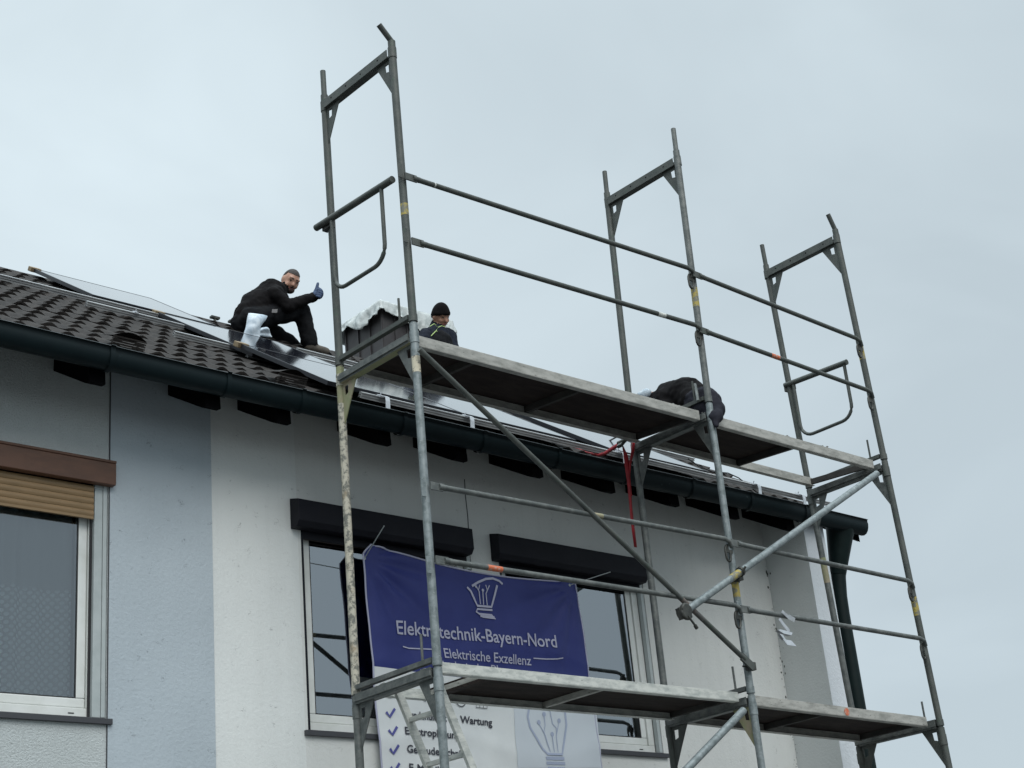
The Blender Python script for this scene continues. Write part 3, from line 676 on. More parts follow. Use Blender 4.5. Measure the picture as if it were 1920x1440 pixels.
# diagonal brace and loose tubes
mb = MB(); a = at(786, 655, 1, -.06); b = at(1411, 1250, 1, -.06); L = (b - a).normalized()
seg_tube(mb, a, b - L * .08, [(.79, .86, 1)], r=.0165); mb.beam(b - L * .11, b + L * .01, .014, .052)
br = mb.build('diagonal_brace', [M['galv_dark'], M['rust']], sc)
h = MB(); c = V((fx(1, b.z), -.035, b.z + .015)); h.box(c - V((.04, .015, .03)), c + V((.03, .02, .02))); h.tube(c + V((-.085, .0, -.012)), c + V((-.02, 0, -.012)), .006, 0, 8); h.build('brace_clamp', M['iron'], br)
mb = MB(); a = at(1644, 888, 1, -.075); b = at(1284, 1147, 1, -.075); mid = at(1380, 1078, 1, -.075); t0 = (mid - a).length / (b - a).length
seg_tube(mb, a, b, [(t0 - .012, t0 + .026, 1)], r=.0242, n=16)
lt = mb.build('diagonal_tube', [M['galv_light'], M['yellow']], sc); lt['label'] = 'pale diagonal tube clamped across the right bay'
L = (b - a).normalized()
h = MB(); c0 = a.lerp(b, t0 - .014)
for q in range(3): h.tube(c0 + L * (-.010 + .008 * q - .02), c0 + L * (-.004 + .008 * q - .02), .033, 0, 16)
pc = V((fx(1, mid.z), 0, mid.z)); h.tube(pc + V((0, 0, -.025)), pc + V((0, 0, .025)), .033, 0, 16); h.box(pc + V((-.02, -.06, -.02)), pc + V((.02, -.02, .02)))
h.tube(pc + V((-.10, -.03, -.02)), pc + V((-.02, -.03, -.02)), .007, 0, 8); h.tube(pc + V((-.11, -.03, -.02)), pc + V((-.085, -.03, -.02)), .012, 0, 6); h.tube(c0 + V((0, -.03, .0)), c0 + V((0.01, -.055, .03)), .008, 0, 6)
h.build('coupler', M['iron'], lt)
h = MB(); e = b + L * .01
h.tube(e + V((0, -.03, 0)), e + V((0, .03, 0)), .040, 0, 16); h.ring
h.path([e + V((.045 * math.cos(t), -.02, .045 * math.sin(t))) for t in [k * math.pi / 5 for k in range(10)]], .012, closed=True, n=6)
h.tube(e + V((0, -.03, -.03)), e + V((.055, -.035, -.095)), .007, 0, 8); h.tube(e + V((.045, -.035, -.085)), e + V((.062, -.035, -.105)), .012, 0, 6); h.beam(e + V((-.055, 0, .02)), e + V((-.03, 0, -.05)), .03, .014)
h.build('coupler', M['iron'], lt)
mb = MB(); a = at(1394, 1332, 1, -.075); b = at(1290, 1440, 1, -.075); L = (b - a).normalized(); mb.tube(a, a + L * 2.6, .0242, 0, 16)
mb.build('diagonal_tube', M['galv_light'], sc)

# decks
def deck(x0, x1, zt, side, ply=True, hatch=None, h=.082, ribs=(), zt2=None, ribs_light=False, tilt=0.0):
    h -= .016
    zt2 = zt if zt2 is None else zt2
    X, YY, Z = V((1, 0, (zt2 - zt) / (x1 - x0))), V((0, 1, 0)), V((0, 0, 1))
    zz = lambda x: zt + (zt2 - zt) * (x - x0) / (x1 - x0)
    dk = MB()
    for y0, y1 in ((.050, .078), (.632, .660)):
        vs = [];
        for x in (x0, x1):
            for y in (y0, y1):
                for dz in (-h, 0): vs.append((x, y, zz(x) + dz))
        dk.add(vs, [(0, 1, 3, 2), (4, 6, 7, 5), (0, 4, 5, 1), (2, 3, 7, 6), (0, 2, 6, 4), (1, 5, 7, 3)])
        ya, yb = (y0, y1 + .018) if y0 < .3 else (y0 - .018, y1)
        vs = []
        for x in (x0, x1):
            for y in (ya, yb):
                for dz in (-h - .004, -h - .0005): vs.append((x, y, zz(x) + dz))
        dk.add(vs, [(0, 1, 3, 2), (4, 6, 7, 5), (0, 4, 5, 1), (2, 3, 7, 6), (0, 2, 6, 4), (1, 5, 7, 3)])
    for x in (x0 + .012, x1 - .012): dk.box((x - .012, .079, zz(x) - h + .01), (x + .012, .631, zz(x) - .012), 1)
    for x in ribs: dk.box((x - .014, .079, zz(x) - h + .004), (x + .014, .631, zz(x) - .016), 2 if ribs_light else 1)
    for x in (x0, x1):
        sgn = -1 if x == x0 else 1
        for y in (.16, .52): dk.box((x, y - .02, zz(x) - .03), (x + sgn * .05, y + .02, zz(x) - .016))
    for v in dk.v: v.z += tilt * (v.y - .05) / .61
    d = dk.build('deck', [M[side], M['alu_dark'], M['alu']], sc, bevel=.0015)
    spans = [(x0 + .025, x1 - .025)]
    if hatch:
        hx0, hx1 = hatch; spans = [s_ for s_ in ((x0 + .025, hx0), (hx1, x1 - .025)) if s_[1] - s_[0] > .05]
    for a, b in spans:
        p = MB(); vs = []
        for x in (a, b):
            for y in (.0795, .6305):
                for dz in (-.015, -.004): vs.append((x, y, zz(x) + dz))
        p.add(vs, [(0, 1, 3, 2), (4, 6, 7, 5), (0, 4, 5, 1), (2, 3, 7, 6), (0, 2, 6, 4), (1, 5, 7, 3)])
        for v in p.v: v.z += tilt * (v.y - .05) / .61
        p.build('plywood_board', M['ply'], d)
    return d
deck(.085, 2.525, 5.487, 'alu', ribs=(.55, 1.45), zt2=5.492, tilt=.045)
d2 = deck(2.660, 4.490, 5.487, 'alu', hatch=(3.60, 4.48), ribs=(3.59,), zt2=5.474, tilt=.045)
d3 = deck(.085, 2.510, 3.550, 'alu_light', hatch=(.09, .43), ribs=(.44, 1.36), h=.072, ribs_light=True, zt2=3.556)
mb = MB(); mb.obox((.455, .355, 3.50), ((1, 0, .05), (0, 1, 0), (0, 0, 1)), (.03, .26, .008)); mb.build('hatch_lip', M['ply'], d3)
d4 = deck(2.640, 4.555, 3.548, 'alu', ribs=(3.45,), h=.078, zt2=3.520)
mb = MB(); c = V((3.62, .0485, 3.50)); mb.tube(c, c + V((0, -.0012, 0)), .026, 0, 18); mb.build('sticker', M['orange'], d4)
deck(.085, 2.51, 1.53, 'alu', ribs=(1.3,)); deck(2.64, 4.56, 1.50, 'alu', ribs=(3.5,))
# deck clutter: gravel crumbs along the upper deck edge
mb = MB()
for i in range(70):
    x = random.uniform(1.9, 4.2); r = random.uniform(.003, .010); mb.ball((x, random.uniform(.055, .13), (5.492 if x < 2.6 else 5.483) + r * .5), (r, r, r * .7), n=5)
mb.build('debris', M['paving'], d2)['kind'] = 'stuff'
# ladder under lower hatch
a1_, b1_ = V((.150, .53, 3.50)), V((.345, .53, 3.06)); Ld = (b1_ - a1_).normalized()
mb = MB()
for y in (.53, .19): mb.beam(V((.150, y, 3.50)), V((.150, y, 3.50)) + Ld * 2.15, .024, .046, up=(1, 0, .3))
lad = mb.build('ladder', M['alu_light'], sc, bevel=.002)
for k in range(8):
    p = V((.150, 0, 3.50)) + Ld * (.175 + .265 * k); mb = MB(); mb.beam((p.x, .203, p.z), (p.x, .517, p.z), .028, .024); mb.build('rung', M['alu_light'], lad)

# ------------------------------------------------------------------ solar panels and rails
AX = (V((1, 0, 0)), V((0, CP, SP)), V((0, -SP, CP)))
GP = 'solar panels laid on the roof rails'
def panel(x, s, wdt, hgt, off, label, shear=0.0, corners=('tl',)):
    r = thing('solar_panel', label, 'solar panel', roof(x, s, off), GP)
    def P(a, b, c=0): return roof(x + a + shear * b, s + b, off + c)
    fr = MB(); t = .030; e = .014
    for a0, a1, b0, b1 in ((0, wdt, 0, e), (0, wdt, hgt - e, hgt), (0, e, e, hgt - e), (wdt - e, wdt, e, hgt - e)):
        vs = [P(a, b, c) for a in (a0, a1) for b in (b0, b1) for c in (-t, 0)]
        fr.add(vs, [(0, 1, 3, 2), (4, 6, 7, 5), (0, 4, 5, 1), (2, 3, 7, 6), (0, 2, 6, 4), (1, 5, 7, 3)])
    fr.build('frame', M['pframe'], r)
    gl = MB(); gl.grid(8, 10, lambda u, v: P(e + (wdt - 2 * e) * u, e + (hgt - 2 * e) * v, -.0015)); gl.build('glass', M['solar'], r)
    bk = MB(); bk.add([P(e, e, -.008), P(wdt - e, e, -.008), P(wdt - e, hgt - e, -.008), P(e, hgt - e, -.008)], [(0, 1, 2, 3)]); bk.build('back_sheet', M['pframe'], r)
    if 'tl' in corners:
        c = MB(); c.obox(P(.02, hgt + .0, -.013), AX, (.045, .036, .020)); c.build('corner_protector', M['card'], r, bevel=.004)
    return r
x, s = onroof(67, 505, .03); panel(-.14, 3.265, 1.10, 1.265, .035, 'uppermost solar panel near the ridge at the left, cardboard on its corner')
panel(.40, 1.62, 1.13, 1.62, .030, 'middle solar panel lying below the crouching man, beside the plastic bag')
cx_, cs_ = onroof(453, 644, .061)
panel(cx_ - .02, .53, 1.13, cs_ - .53, .061, 'lower solar panel directly behind the left scaffold frame, dark reflection of the man in it', shear=.0)
panel(cx_ + 1.13, .53, 1.11, 1.50, .058, 'lower solar panel behind the diagonal brace, left of the dark gap', corners=())
x3, s3 = onroof(1140, 840, .05); panel(x3, .53, 1.12, 1.45, .055, 'rightmost solar panel, right of the dark gap near the red strap', corners=())
GR = 'aluminium mounting rails on the roof'
def rail(x0, x1, s, off, label, clips=(), hook=False):
    r = thing('mounting_rail', label, 'mounting rail', roof((x0 + x1) / 2, s, off), GR)
    mb = MB(); hh = .020
    for c, hs, ho in ((0, .018, .0045), (.016, .018, .0035), (-.016, .018, .0045)):
        mb.obox(roof((x0 + x1) / 2, s, off + c), AX, ((x1 - x0) / 2, hs, ho))
    mb.obox(roof((x0 + x1) / 2, s + .004, off), AX, ((x1 - x0) / 2, .011, .0185))
    mb.build('rail_profile', M['rail'], r)
    for cx in clips:
        c = MB(); c.obox(roof(cx, s - .012, off + .022), AX, (.016, .022, .006)); c.tube(roof(cx, s - .01, off + .02), roof(cx, s - .01, off + .045), .005, 0, 8)
        c.build('clamp', M['silver'], r)
        if hook:
            k = MB(); b0 = roof(cx + .035, s, off)
            pts = [(0, .010), (-.030, .010), (-.048, -.002), (-.052, -.03), (-.048, -.085)]
            k.grid(1, 4, lambda u, v: b0 + V((-.018 + .036 * u, pts[int(round(v * 4))][0], pts[int(round(v * 4))][1])), sm=False)
            ho = k.build('roof_hook', M['silver'], r); so_ = ho.modifiers.new('t', 'SOLIDIFY'); so_.thickness = .005
    return r
rail(-3.3, .40, 3.20, -.0, 'long mounting rail running along the left roof under the uppermost panel')
rail(-.41, .40, 2.73, .0, 'short mounting rail just below the uppermost panel, silver clamp on it', clips=(-.02,))
rail(-.05, 1.2, 1.98, .0, 'mounting rail with bright cut end below the middle panel')
cx4, s4 = onroof(464, 664, .0); rail(cx4, cx4 + 1.3, s4, .0, 'mounting rail with bright cut end under the lower left panel')
lx, ls = onroof(1000, 813, 0.01)
clips = [onroof(p, q, .01)[0] for p, q in ((701, 748), (845, 779), (1103, 835), (1352, 893), (1450, 918))]
rail(.62, 5.66, .50, .024, 'lowest mounting rail above the gutter with roof hooks', clips=clips, hook=True)
rail(1.75, 4.2, 3.25, .0, 'mounting rail at the crouching man\'s boot')
rail(3.3, 5.32, 1.88, .0, 'upper mounting rail ending in the open at the right of the roof')
rail(.85, 3.4, 3.02, -.02, 'mounting rail half hidden behind the upper deck')
# cables
mb = MB(); P0 = [at(*p, 1, 1.9) for p in ((1120, 832), (1140, 828), (1158, 818), (1172, 808))]; mb.path(P0, .008, n=6)
tag(mb.build('cable', M['cable']), 'short black cable lying on the rightmost solar panel', 'cable')
mb = MB(); P0 = [at(*p, 1, 1.35) for p in ((1290, 860), (1310, 874), (1335, 884), (1365, 887), (1385, 896), (1400, 908), (1418, 922), (1430, 930), (1427, 933), (1400, 930), (1372, 922))]; mb.path(P0, .005, n=6)
tag(mb.build('cable', M['cable']), 'loose grey cable looping over the lowest rail onto the gutter', 'cable')
for px, py in ((403, 604), (437, 612)):
    c = at(px, py, 1, RZ.y); c.z = max(c.z, RZ.z); mb = MB()
    mb.tube(c + V((0, 0, -.05)), c + V((0, 0, .04)), .014, 0, 8); mb.box(c + V((-.045, -.02, .035)), c + V((.045, .02, .055))); mb.build('ridge_clip', M['iron'], ro)

# ------------------------------------------------------------------ banner
BY = 1.362
BK = (BY - CAM.y) / (1.05 - CAM.y)
zk = lambda z: CAM.z + (z - CAM.z) * BK
xk = lambda x: CAM.x + (x - CAM.x) * BK
zi = lambda z: CAM.z + (z - CAM.z) / BK
bxl = lambda z: xk(.345 + (4.50 - zi(z)) * .045)
bxr = lambda z: xk(2.150 + (4.50 - zi(z)) * .055)
def bdisp(x, z):
    d = 0
    for (cx, cz, a0, a1, amp) in ((xk(.36), zk(4.44), -8, -75, .030), (xk(2.13), zk(4.47), 188, 262, .030)):
        dx, dz = x - cx, z - cz; r = math.hypot(dx, dz); an = math.atan2(dz, dx)
        d += amp * (abs(math.sin(an * 6.5 + cx)) * -1.0) * math.exp(-r * 1.6) * min(1, r * 6)
    d += .008 * noise.noise(V((x * 1.6, z * 3.2, 1))) + .004 * noise.noise(V((x * 5, z * 4, 4)))
    d += .010 * math.sin((z - 3.5) * 9 + x * 1.2) * .4
    d -= .010 * max(0, 1 - abs((z - zk(3.9)) + .10 * math.sin(x * 2.4)) * 9) + .008 * max(0, 1 - abs((z - zk(3.35)) + .06 * math.sin(x * 4)) * 12) + .008 * max(0, noise.noise(V((x * 2.2 + z, z * 2.5, 7))))
    return d
def B(x, z, o=0): return V((x, BY + bdisp(x, z) - o, z))
ban = thing('banner', 'navy blue and white advertising banner of an electrical company tied behind the lower deck', 'banner', (1.25, BY, 2.3))
ZS = 3.80
def bpt(u, z, o=0):
    x = bxl(z) + (bxr(z) - bxl(z)) * u; return B(x, z, o)
def ztop(u):
    zz = 4.545 - .30 * u + .26 * u * u if u > .04 else 4.47 + .075 * u / .04
    return zk(zz + (.015 if u > .9 else 0) * (u - .9) * 10)
def zsplit(u): return zk(3.775 - .02 * math.sin(u * 3))
mb = MB(); mb.grid(70, 36, lambda u, v: bpt(u, ztop(u) + (zsplit(u) - ztop(u)) * v)); mb.build('blue_cloth', M['banner_blue'], ban)
mb = MB(); mb.grid(60, 50, lambda u, v: bpt(u, zsplit(u) + (2.30 - zsplit(u)) * v)); mb.build('white_cloth', M['banner_white'], ban)
mb = MB(); mb.path([bpt(k / 60, ztop(k / 60) + .001, .001) for k in range(61)], .006, n=6); mb.path([bpt(0, zk(4.47) - 2.1 * k / 30, .001) for k in range(31)], .006, n=6); mb.path([bpt(1, ztop(1) - 2.1 * k / 30, .001) for k in range(31)], .005, n=6)
mb.build('hem', M['print_pale'], ban)
def on_banner(px, py, o=.004):
    P = at(px, py, 1, BY); return P.x, P.z
def stroke(pts, wd, o=.005, closed=False):
    """flat ribbon following (x,z) points"""
    mb_ = MB(); K = len(pts); vs = []
    for i, p in enumerate(pts):
        q0 = pts[i - 1] if (i > 0 or closed) else p; q1 = pts[(i + 1) % K] if (i < K - 1 or closed) else p
        t = V((q1[0] - q0[0], q1[1] - q0[1])); t = t.normalized() if t.length > 1e-9 else V((1, 0)); n = V((-t.y, t.x)) * wd / 2
        vs += [B(p[0] + n.x, p[1] + n.y, o), B(p[0] - n.x, p[1] - n.y, o)]
    fs = [(2 * i, 2 * i + 1, 2 * ((i + 1) % K) + 1, 2 * ((i + 1) % K)) for i in range(K if closed else K - 1)]
    mb_.add(vs, fs); return mb_
def merge(*ms):
    r = MB()
    for q in ms: r.add(q.v, q.f)
    return r
def lettering(txt, p0, p1, cap, mt, name='lettering', weight=0.0, o=.006):
    cu_ = bpy.data.curves.new('t', 'FONT'); cu_.body = txt; cu_.size = 1; cu_.offset = weight; cu_.resolution_u = 3
    ob = bpy.data.objects.new('t', cu_); COL.objects.link(ob)
    dg = bpy.context.evaluated_depsgraph_get(); me = bpy.data.meshes.new_from_object(ob.evaluated_get(dg))
    bpy.data.objects.remove(ob); xs_ = [v.co.x for v in me.vertices]; mn, mx_ = min(xs_), max(xs_)
    a = V(on_banner(*p0)); b = V(on_banner(*p1)); e = b - a; L = e.length; e.normalize(); n = V((-e.y, e.x)); ch = cap / .70
    bm = bmesh.new(); bm.from_mesh(me); bmesh.ops.subdivide_edges(bm, edges=[q for q in bm.edges if q.calc_length() > .25], cuts=2); bm.to_mesh(me); bm.free()
    for v in me.vertices:
        u_ = (v.co.x - mn) / (mx_ - mn) * L; w_ = v.co.y * ch; q = a + e * u_ + n * w_
        v.co = B(q.x, q.y, o) - ORI[ban]
    me.name = name; me.materials.append(mt); return link(name, me, ban)
lettering('Elektrotechnik-Bayern-Nord', (743, 1189), (1039, 1216), .088, M['print_pale'], weight=.012)
lettering('Elektrische Exzellenz', (829, 1235), (995, 1248), .066, M['print_pale'], weight=.008)
lettering('Technische Planung', (815, 1257), (982, 1268), .060, M['print_pale'], weight=.006)
def line_px(pts, wd, o=.006): return stroke([on_banner(*p) for p in pts], wd, o)
for q_ in ([(753, 1213), (765, 1216), (790, 1218), (815, 1219)], [(998, 1235), (1020, 1237), (1040, 1237), (1052, 1235)]): line_px(q_, .008).build('ornament_line', M['print_pale'], ban)
# bulb emblem on blue
wl = .016
merge(line_px([(882, 1100), (893, 1093), (907, 1087), (920, 1086), (932, 1091), (938, 1097)], wl),
      line_px([(873, 1102), (880, 1110), (886, 1124), (892, 1137), (919, 1139), (924, 1118), (928, 1099)], wl),
      line_px([(889, 1099), (895, 1110), (898, 1134)], .008), line_px([(902, 1110), (904, 1135)], .008), line_px([(914, 1099), (908, 1114), (911, 1136)], .008),
      line_px([(886, 1097), (890, 1104)], .007), line_px([(896, 1098), (894, 1107)], .007), line_px([(907, 1098), (910, 1107)], .007),
      line_px([(921, 1145), (892, 1143), (890, 1148), (896, 1152), (920, 1154), (925, 1158), (898, 1156)], .013), line_px([(902, 1158), (927, 1161)], .008)).build('bulb_emblem', M['print_pale'], ban)
mb = MB(); c = V(on_banner(902, 1108)); mb.add([B(c.x + .011 * math.cos(k * math.pi / 6), c.y + .011 * math.sin(k * math.pi / 6), .007) for k in range(12)], [list(range(12))]); mb.build('emblem_dot', M['print_pale'], ban)
# white part
def check(px, py):
    a = V(on_banner(px, py)); return stroke([(a.x - .034, a.y + .004), (a.x - .008, a.y - .024), (a.x + .034, a.y + .028)], .018, .006)
for p in ((731, 1337), (735, 1371), (737, 1406), (739, 1440), (741, 1474)): check(*p).build('check_mark', M['print_blue'], ban)
lettering('Kundendienst', (757, 1346), (838, 1353), .046, M['print_dark'], weight=.022)
lettering('& Wartung', (848, 1354), (923, 1361), .046, M['print_dark'], weight=.022)
lettering('Elektroplanung', (757, 1377), (861, 1386), .046, M['print_dark'], weight=.022)
lettering('Gebäudetechnik', (761, 1411), (872, 1421), .046, M['print_dark'], weight=.022)
lettering('E-Mobilität', (765, 1446), (845, 1454), .046, M['print_dark'], weight=.022)
def circ(px, py, r, wd): c = V(on_banner(px, py)); return stroke([(c.x + r * math.cos(k * math.pi / 10), c.y + r * math.sin(k * math.pi / 10)) for k in range(20)], wd, .006, closed=True)
for q_ in ([circ(862, 1313, .042, .006), line_px([(856, 1311), (861, 1316), (869, 1307)], .012)], [circ(729, 1298, .035, .006), circ(741, 1299, .030, .006)], [line_px([(757, 1312), (763, 1305), (764, 1298)], .006)],
           [circ(796, 1311, .012, .006)], [circ(835, 1318, .014, .006)], [line_px([(890, 1305), (891, 1327), (912, 1329), (911, 1308), (890, 1305)], .005), line_px([(897, 1306), (898, 1328)], .004), line_px([(904, 1307), (905, 1328)], .004)]):
    merge(*q_).build('pictogram', M['print_dark'], ban)
q = [on_banner(*p) for p in ((961, 1322), (1116, 1334), (1128, 1440), (970, 1440))]
gb = MB(); gb.grid(16, 8, lambda u, v: B(q[0][0] * (1 - u) * (1 - v) + q[1][0] * u * (1 - v) + q[2][0] * u * v + q[3][0] * (1 - u) * v, q[0][1] * (1 - u) * (1 - v) + q[1][1] * u * (1 - v) + q[2][1] * u * v + q[3][1] * (1 - u) * v, .003)); gb.build('printed_field', M['print_haze'], ban)
lampo = [(990, 1322), (987, 1345), (992, 1365), (1005, 1385), (1016, 1405), (1025, 1414), (1052, 1415), (1056, 1395), (1060, 1360), (1056, 1330)]
dotp = [(1017, 1340), (1008, 1355), (1046, 1352), (1034, 1377), (1027, 1330)]
ms = [line_px(lampo, .016), line_px([(1017, 1342), (1020, 1360), (1018, 1372), (1030, 1410)], .007), line_px([(1008, 1357), (1022, 1381)], .006), line_px([(1046, 1354), (1042, 1380), (1045, 1411)], .006), line_px([(1034, 1378), (1038, 1411)], .006), line_px([(1027, 1331), (1034, 1358), (1042, 1366), (1042, 1380)], .007), line_px([(1022, 1422), (1056, 1423)], .022), line_px([(1023, 1431), (1058, 1432)], .020), line_px([(1026, 1440), (1058, 1441)], .016)]
for d_ in dotp:
    c = V(on_banner(*d_)); t_ = MB(); t_.add([B(c.x + .016 * math.cos(k * math.pi / 6), c.y + .016 * math.sin(k * math.pi / 6), .0065) for k in range(12)], [list(range(12))]); ms.append(t_)
merge(*ms).build('bulb_emblem', M['print_grey'], ban)
for (px, py), q_ in (((681, 1048), (-.06, -.3, .12)), ((1066, 1098), (.12, -.3, .03))):
    mb = MB(); c = V(on_banner(px, py)); P = B(c.x, c.y, .004); mb.tube(P + V((0, -.004, 0)), P + V((0, .004, 0)), .010, 0, 10); mb.path([P, P + V(q_)], .0035, n=5)
    mb.build('eyelet_tie', M['pvc_grey'], ban)

# ------------------------------------------------------------------ ratchet strap
st = thing('ratchet_strap', 'red ratchet strap tied to the middle scaffold post, its loose end hanging down', 'strap', at(1168, 828, 1, .72))
def ribbon(pts, wd, par, name='webbing', tw=(1, 0, 0)):
    mb_ = MB(); pts = [V(p) for p in pts]; vs = []; K = len(pts)
    for i, p in enumerate(pts):
        w_ = V(tw[i] if isinstance(tw[0], (tuple, list)) else tw).normalized() * (wd[i] if isinstance(wd, (list, tuple)) else wd) / 2; vs += [p + w_, p - w_]
    mb_.add(vs, [(2 * i, 2 * i + 1, 2 * i + 3, 2 * i + 2) for i in range(K - 1)], 0, True)
    o_ = mb_.build(name, M['red'], par); s_ = o_.modifiers.new('t', 'SOLIDIFY'); s_.thickness = .003; return o_
ribbon([at(*p, 1, y) for p, y in (((1168, 836), .72), ((1173, 852), .72), ((1176, 870), .73), ((1179, 900), .74), ((1183, 950), .76), ((1186, 980), .77), ((1192, 1026), .79))], [.012, .04, .05, .035, .025, .03, .028], st)
ribbon([at(*p, 1, y) for p, y in (((1188, 830), .69), ((1186, 850), .70), ((1182, 868), .72), ((1180, 895), .745), ((1184, 930), .765))], [.03, .03, .02, .016, .016], st)
ribbon([at(*p, 1, y) for p, y in (((1164, 831), .74), ((1150, 840), .90), ((1135, 850), 1.10), ((1122, 854), 1.28), ((1100, 848), 1.5), ((1060, 832), 1.7))], [.03, .032, .03, .026, .016, .012], st, tw=(0, .2, 1))
mb = MB(); c = at(1166, 831, 1, .72)
mb.obox(c, ((.7, 0, .7), (0, 1, 0), (-.7, 0, .7)), (.045, .022, .012)); mb.tube(c + V((0, -.035, .01)), c + V((0, .035, .01)), .016, 0, 12); mb.build('ratchet_buckle', M['iron'], st, bevel=.003)

# ------------------------------------------------------------------ metal fitting hung on the lower guard rail
hb = thing('metal_bracket', 'small bright zinc bracket hooked over the lowest guard rail of the right bay', 'bracket', at(1478, 1180, 1, -.05))
def plate(pts, wd, nm, y=-.075, th=.004):
    P = [at(*p, 1, y) for p in pts]; mb_ = MB()
    for a, b in zip(P, P[1:]): mb_.beam(a, b, wd, th, up=(0, 1, .3) if nm != 'face_plate' else (0, 0, 1))
    return mb_.build(nm, M['silver'], hb)
plate([(1466, 1146), (1477, 1156), (1484, 1160)], .020, 'hook_strip', -.072); plate([(1478, 1156), (1490, 1163)], .03, 'hook_strip', -.078)
plate([(1461, 1160), (1470, 1172), (1480, 1184)], .022, 'arm', -.06)
mb = MB(); q = [at(*p, 1, -.07) for p in ((1459, 1181), (1470, 1188), (1484, 1191), (1486, 1186), (1476, 1183), (1463, 1180))]; mb.prism(q, (0, .03, 0)); mb.build('arm', M['silver'], hb, recalc=True)
mb = MB(); q = [at(*p, 1, -.09) for p in ((1468, 1198), (1484, 1201), (1494, 1212), (1476, 1209))]; mb.prism(q, (0, .003, 0)); mb.build('face_plate', M['silver'], hb, recalc=True)
mb = MB(); q = [at(*p, 1, -.07) for p in ((1462, 1188), (1470, 1199), (1474, 1200), (1468, 1190))]; mb.prism(q, (0, .02, 0)); mb.build('arm', M['silver'], hb, recalc=True)

# ------------------------------------------------------------------ people
def capsule(mb, a, b, ra, rb, n=14, fl=None, mi=0):
    a = V(a); b = V(b); d = b - a; L = d.length; d = d.normalized() if L > 1e-6 else V((0, 0, 1))
    ref = V(fl).normalized() if fl else (V((0, 0, 1)) if abs(d.z) < .9 else V((1, 0, 0)))
    p = d.cross(ref).normalized(); q = d.cross(p); pts = []
    for k in range(5): t = -math.pi / 2 + math.pi / 2 * k / 4; pts.append((ra * math.sin(t), max(ra * math.cos(t), 1e-4)))
    for k in range(5): t = math.pi / 2 * k / 4; pts.append((L + rb * math.sin(t), max(rb * math.cos(t), 1e-4)))
    mb.grid(n, len(pts) - 1, lambda u, v: (lambda pt: a + d * pt[0] + (p * math.cos(-2 * math.pi * u) + q * math.sin(-2 * math.pi * u)) * pt[1])(pts[int(round(v * (len(pts) - 1)))]), mi)
def figure(name, prims, mats, parent, voxel=.012, fold=.011, smooth=4):
    """prims: (kind, args..., region). union by voxel remesh; regions by nearest primitive"""
    mb = MB()
    for p in prims:
        if p[0] == 'c': capsule(mb, p[1], p[2], p[3], p[4])
        else: mb.ball(p[1], p[2], n=16, ax=p[3])
    me = bpy.data.meshes.new('tmp'); me.from_pydata([tuple(v) for v in mb.v], [], mb.f)
    bm = bmesh.new(); bm.from_mesh(me); bmesh.ops.remove_doubles(bm, verts=bm.verts, dist=1e-5); bmesh.ops.dissolve_degenerate(bm, edges=bm.edges, dist=1e-5); bmesh.ops.recalc_face_normals(bm, faces=bm.faces); bm.to_mesh(me); bm.free()
    ob = bpy.data.objects.new('tmp', me); COL.objects.link(ob)
    r = ob.modifiers.new('r', 'REMESH'); r.mode = 'VOXEL'; r.voxel_size = voxel
    sm = ob.modifiers.new('s', 'SMOOTH'); sm.factor = .5; sm.iterations = smooth
    dg = bpy.context.evaluated_depsgraph_get(); out = bpy.data.meshes.new_from_object(ob.evaluated_get(dg)); bpy.data.objects.remove(ob)
    o0 = ORI[parent]; lab = []
    def dist(p, pr):
        if pr[0] == 'c':
            a, b = V(pr[1]), V(pr[2]); ab = b - a; t = max(0, min(1, (p - a).dot(ab) / max(ab.length_squared, 1e-9))); return (p - a.lerp(b, t)).length - (pr[3] + (pr[4] - pr[3]) * t)
        d = p - V(pr[1]); ax = pr[3]; q = math.sqrt(sum((d.dot(ax[i]) / pr[2][i]) ** 2 for i in range(3))); return (q - 1) * min(pr[2])
    vl = []
    for v in out.vertices:
        p = v.co.copy(); best = min(prims, key=lambda pr: dist(p, pr)); vl.append(best[-1])
    for v in out.vertices:
        p = v.co.copy()
        if vl[v.index] in (0, 1) and fold: v.co = p + v.normal * (fold * (noise.noise(p * 11) + .6 * noise.noise(p * 26 + V((3, 1, 2)))))
    for v in out.vertices: v.co -= o0
    for mt in mats: out.materials.append(mt)
    for f in out.polygons:
        c = [vl[i] for i in f.vertices]; f.material_index = max(set(c), key=c.count); f.use_smooth = True
    out.name = name; return link(name, out, parent)
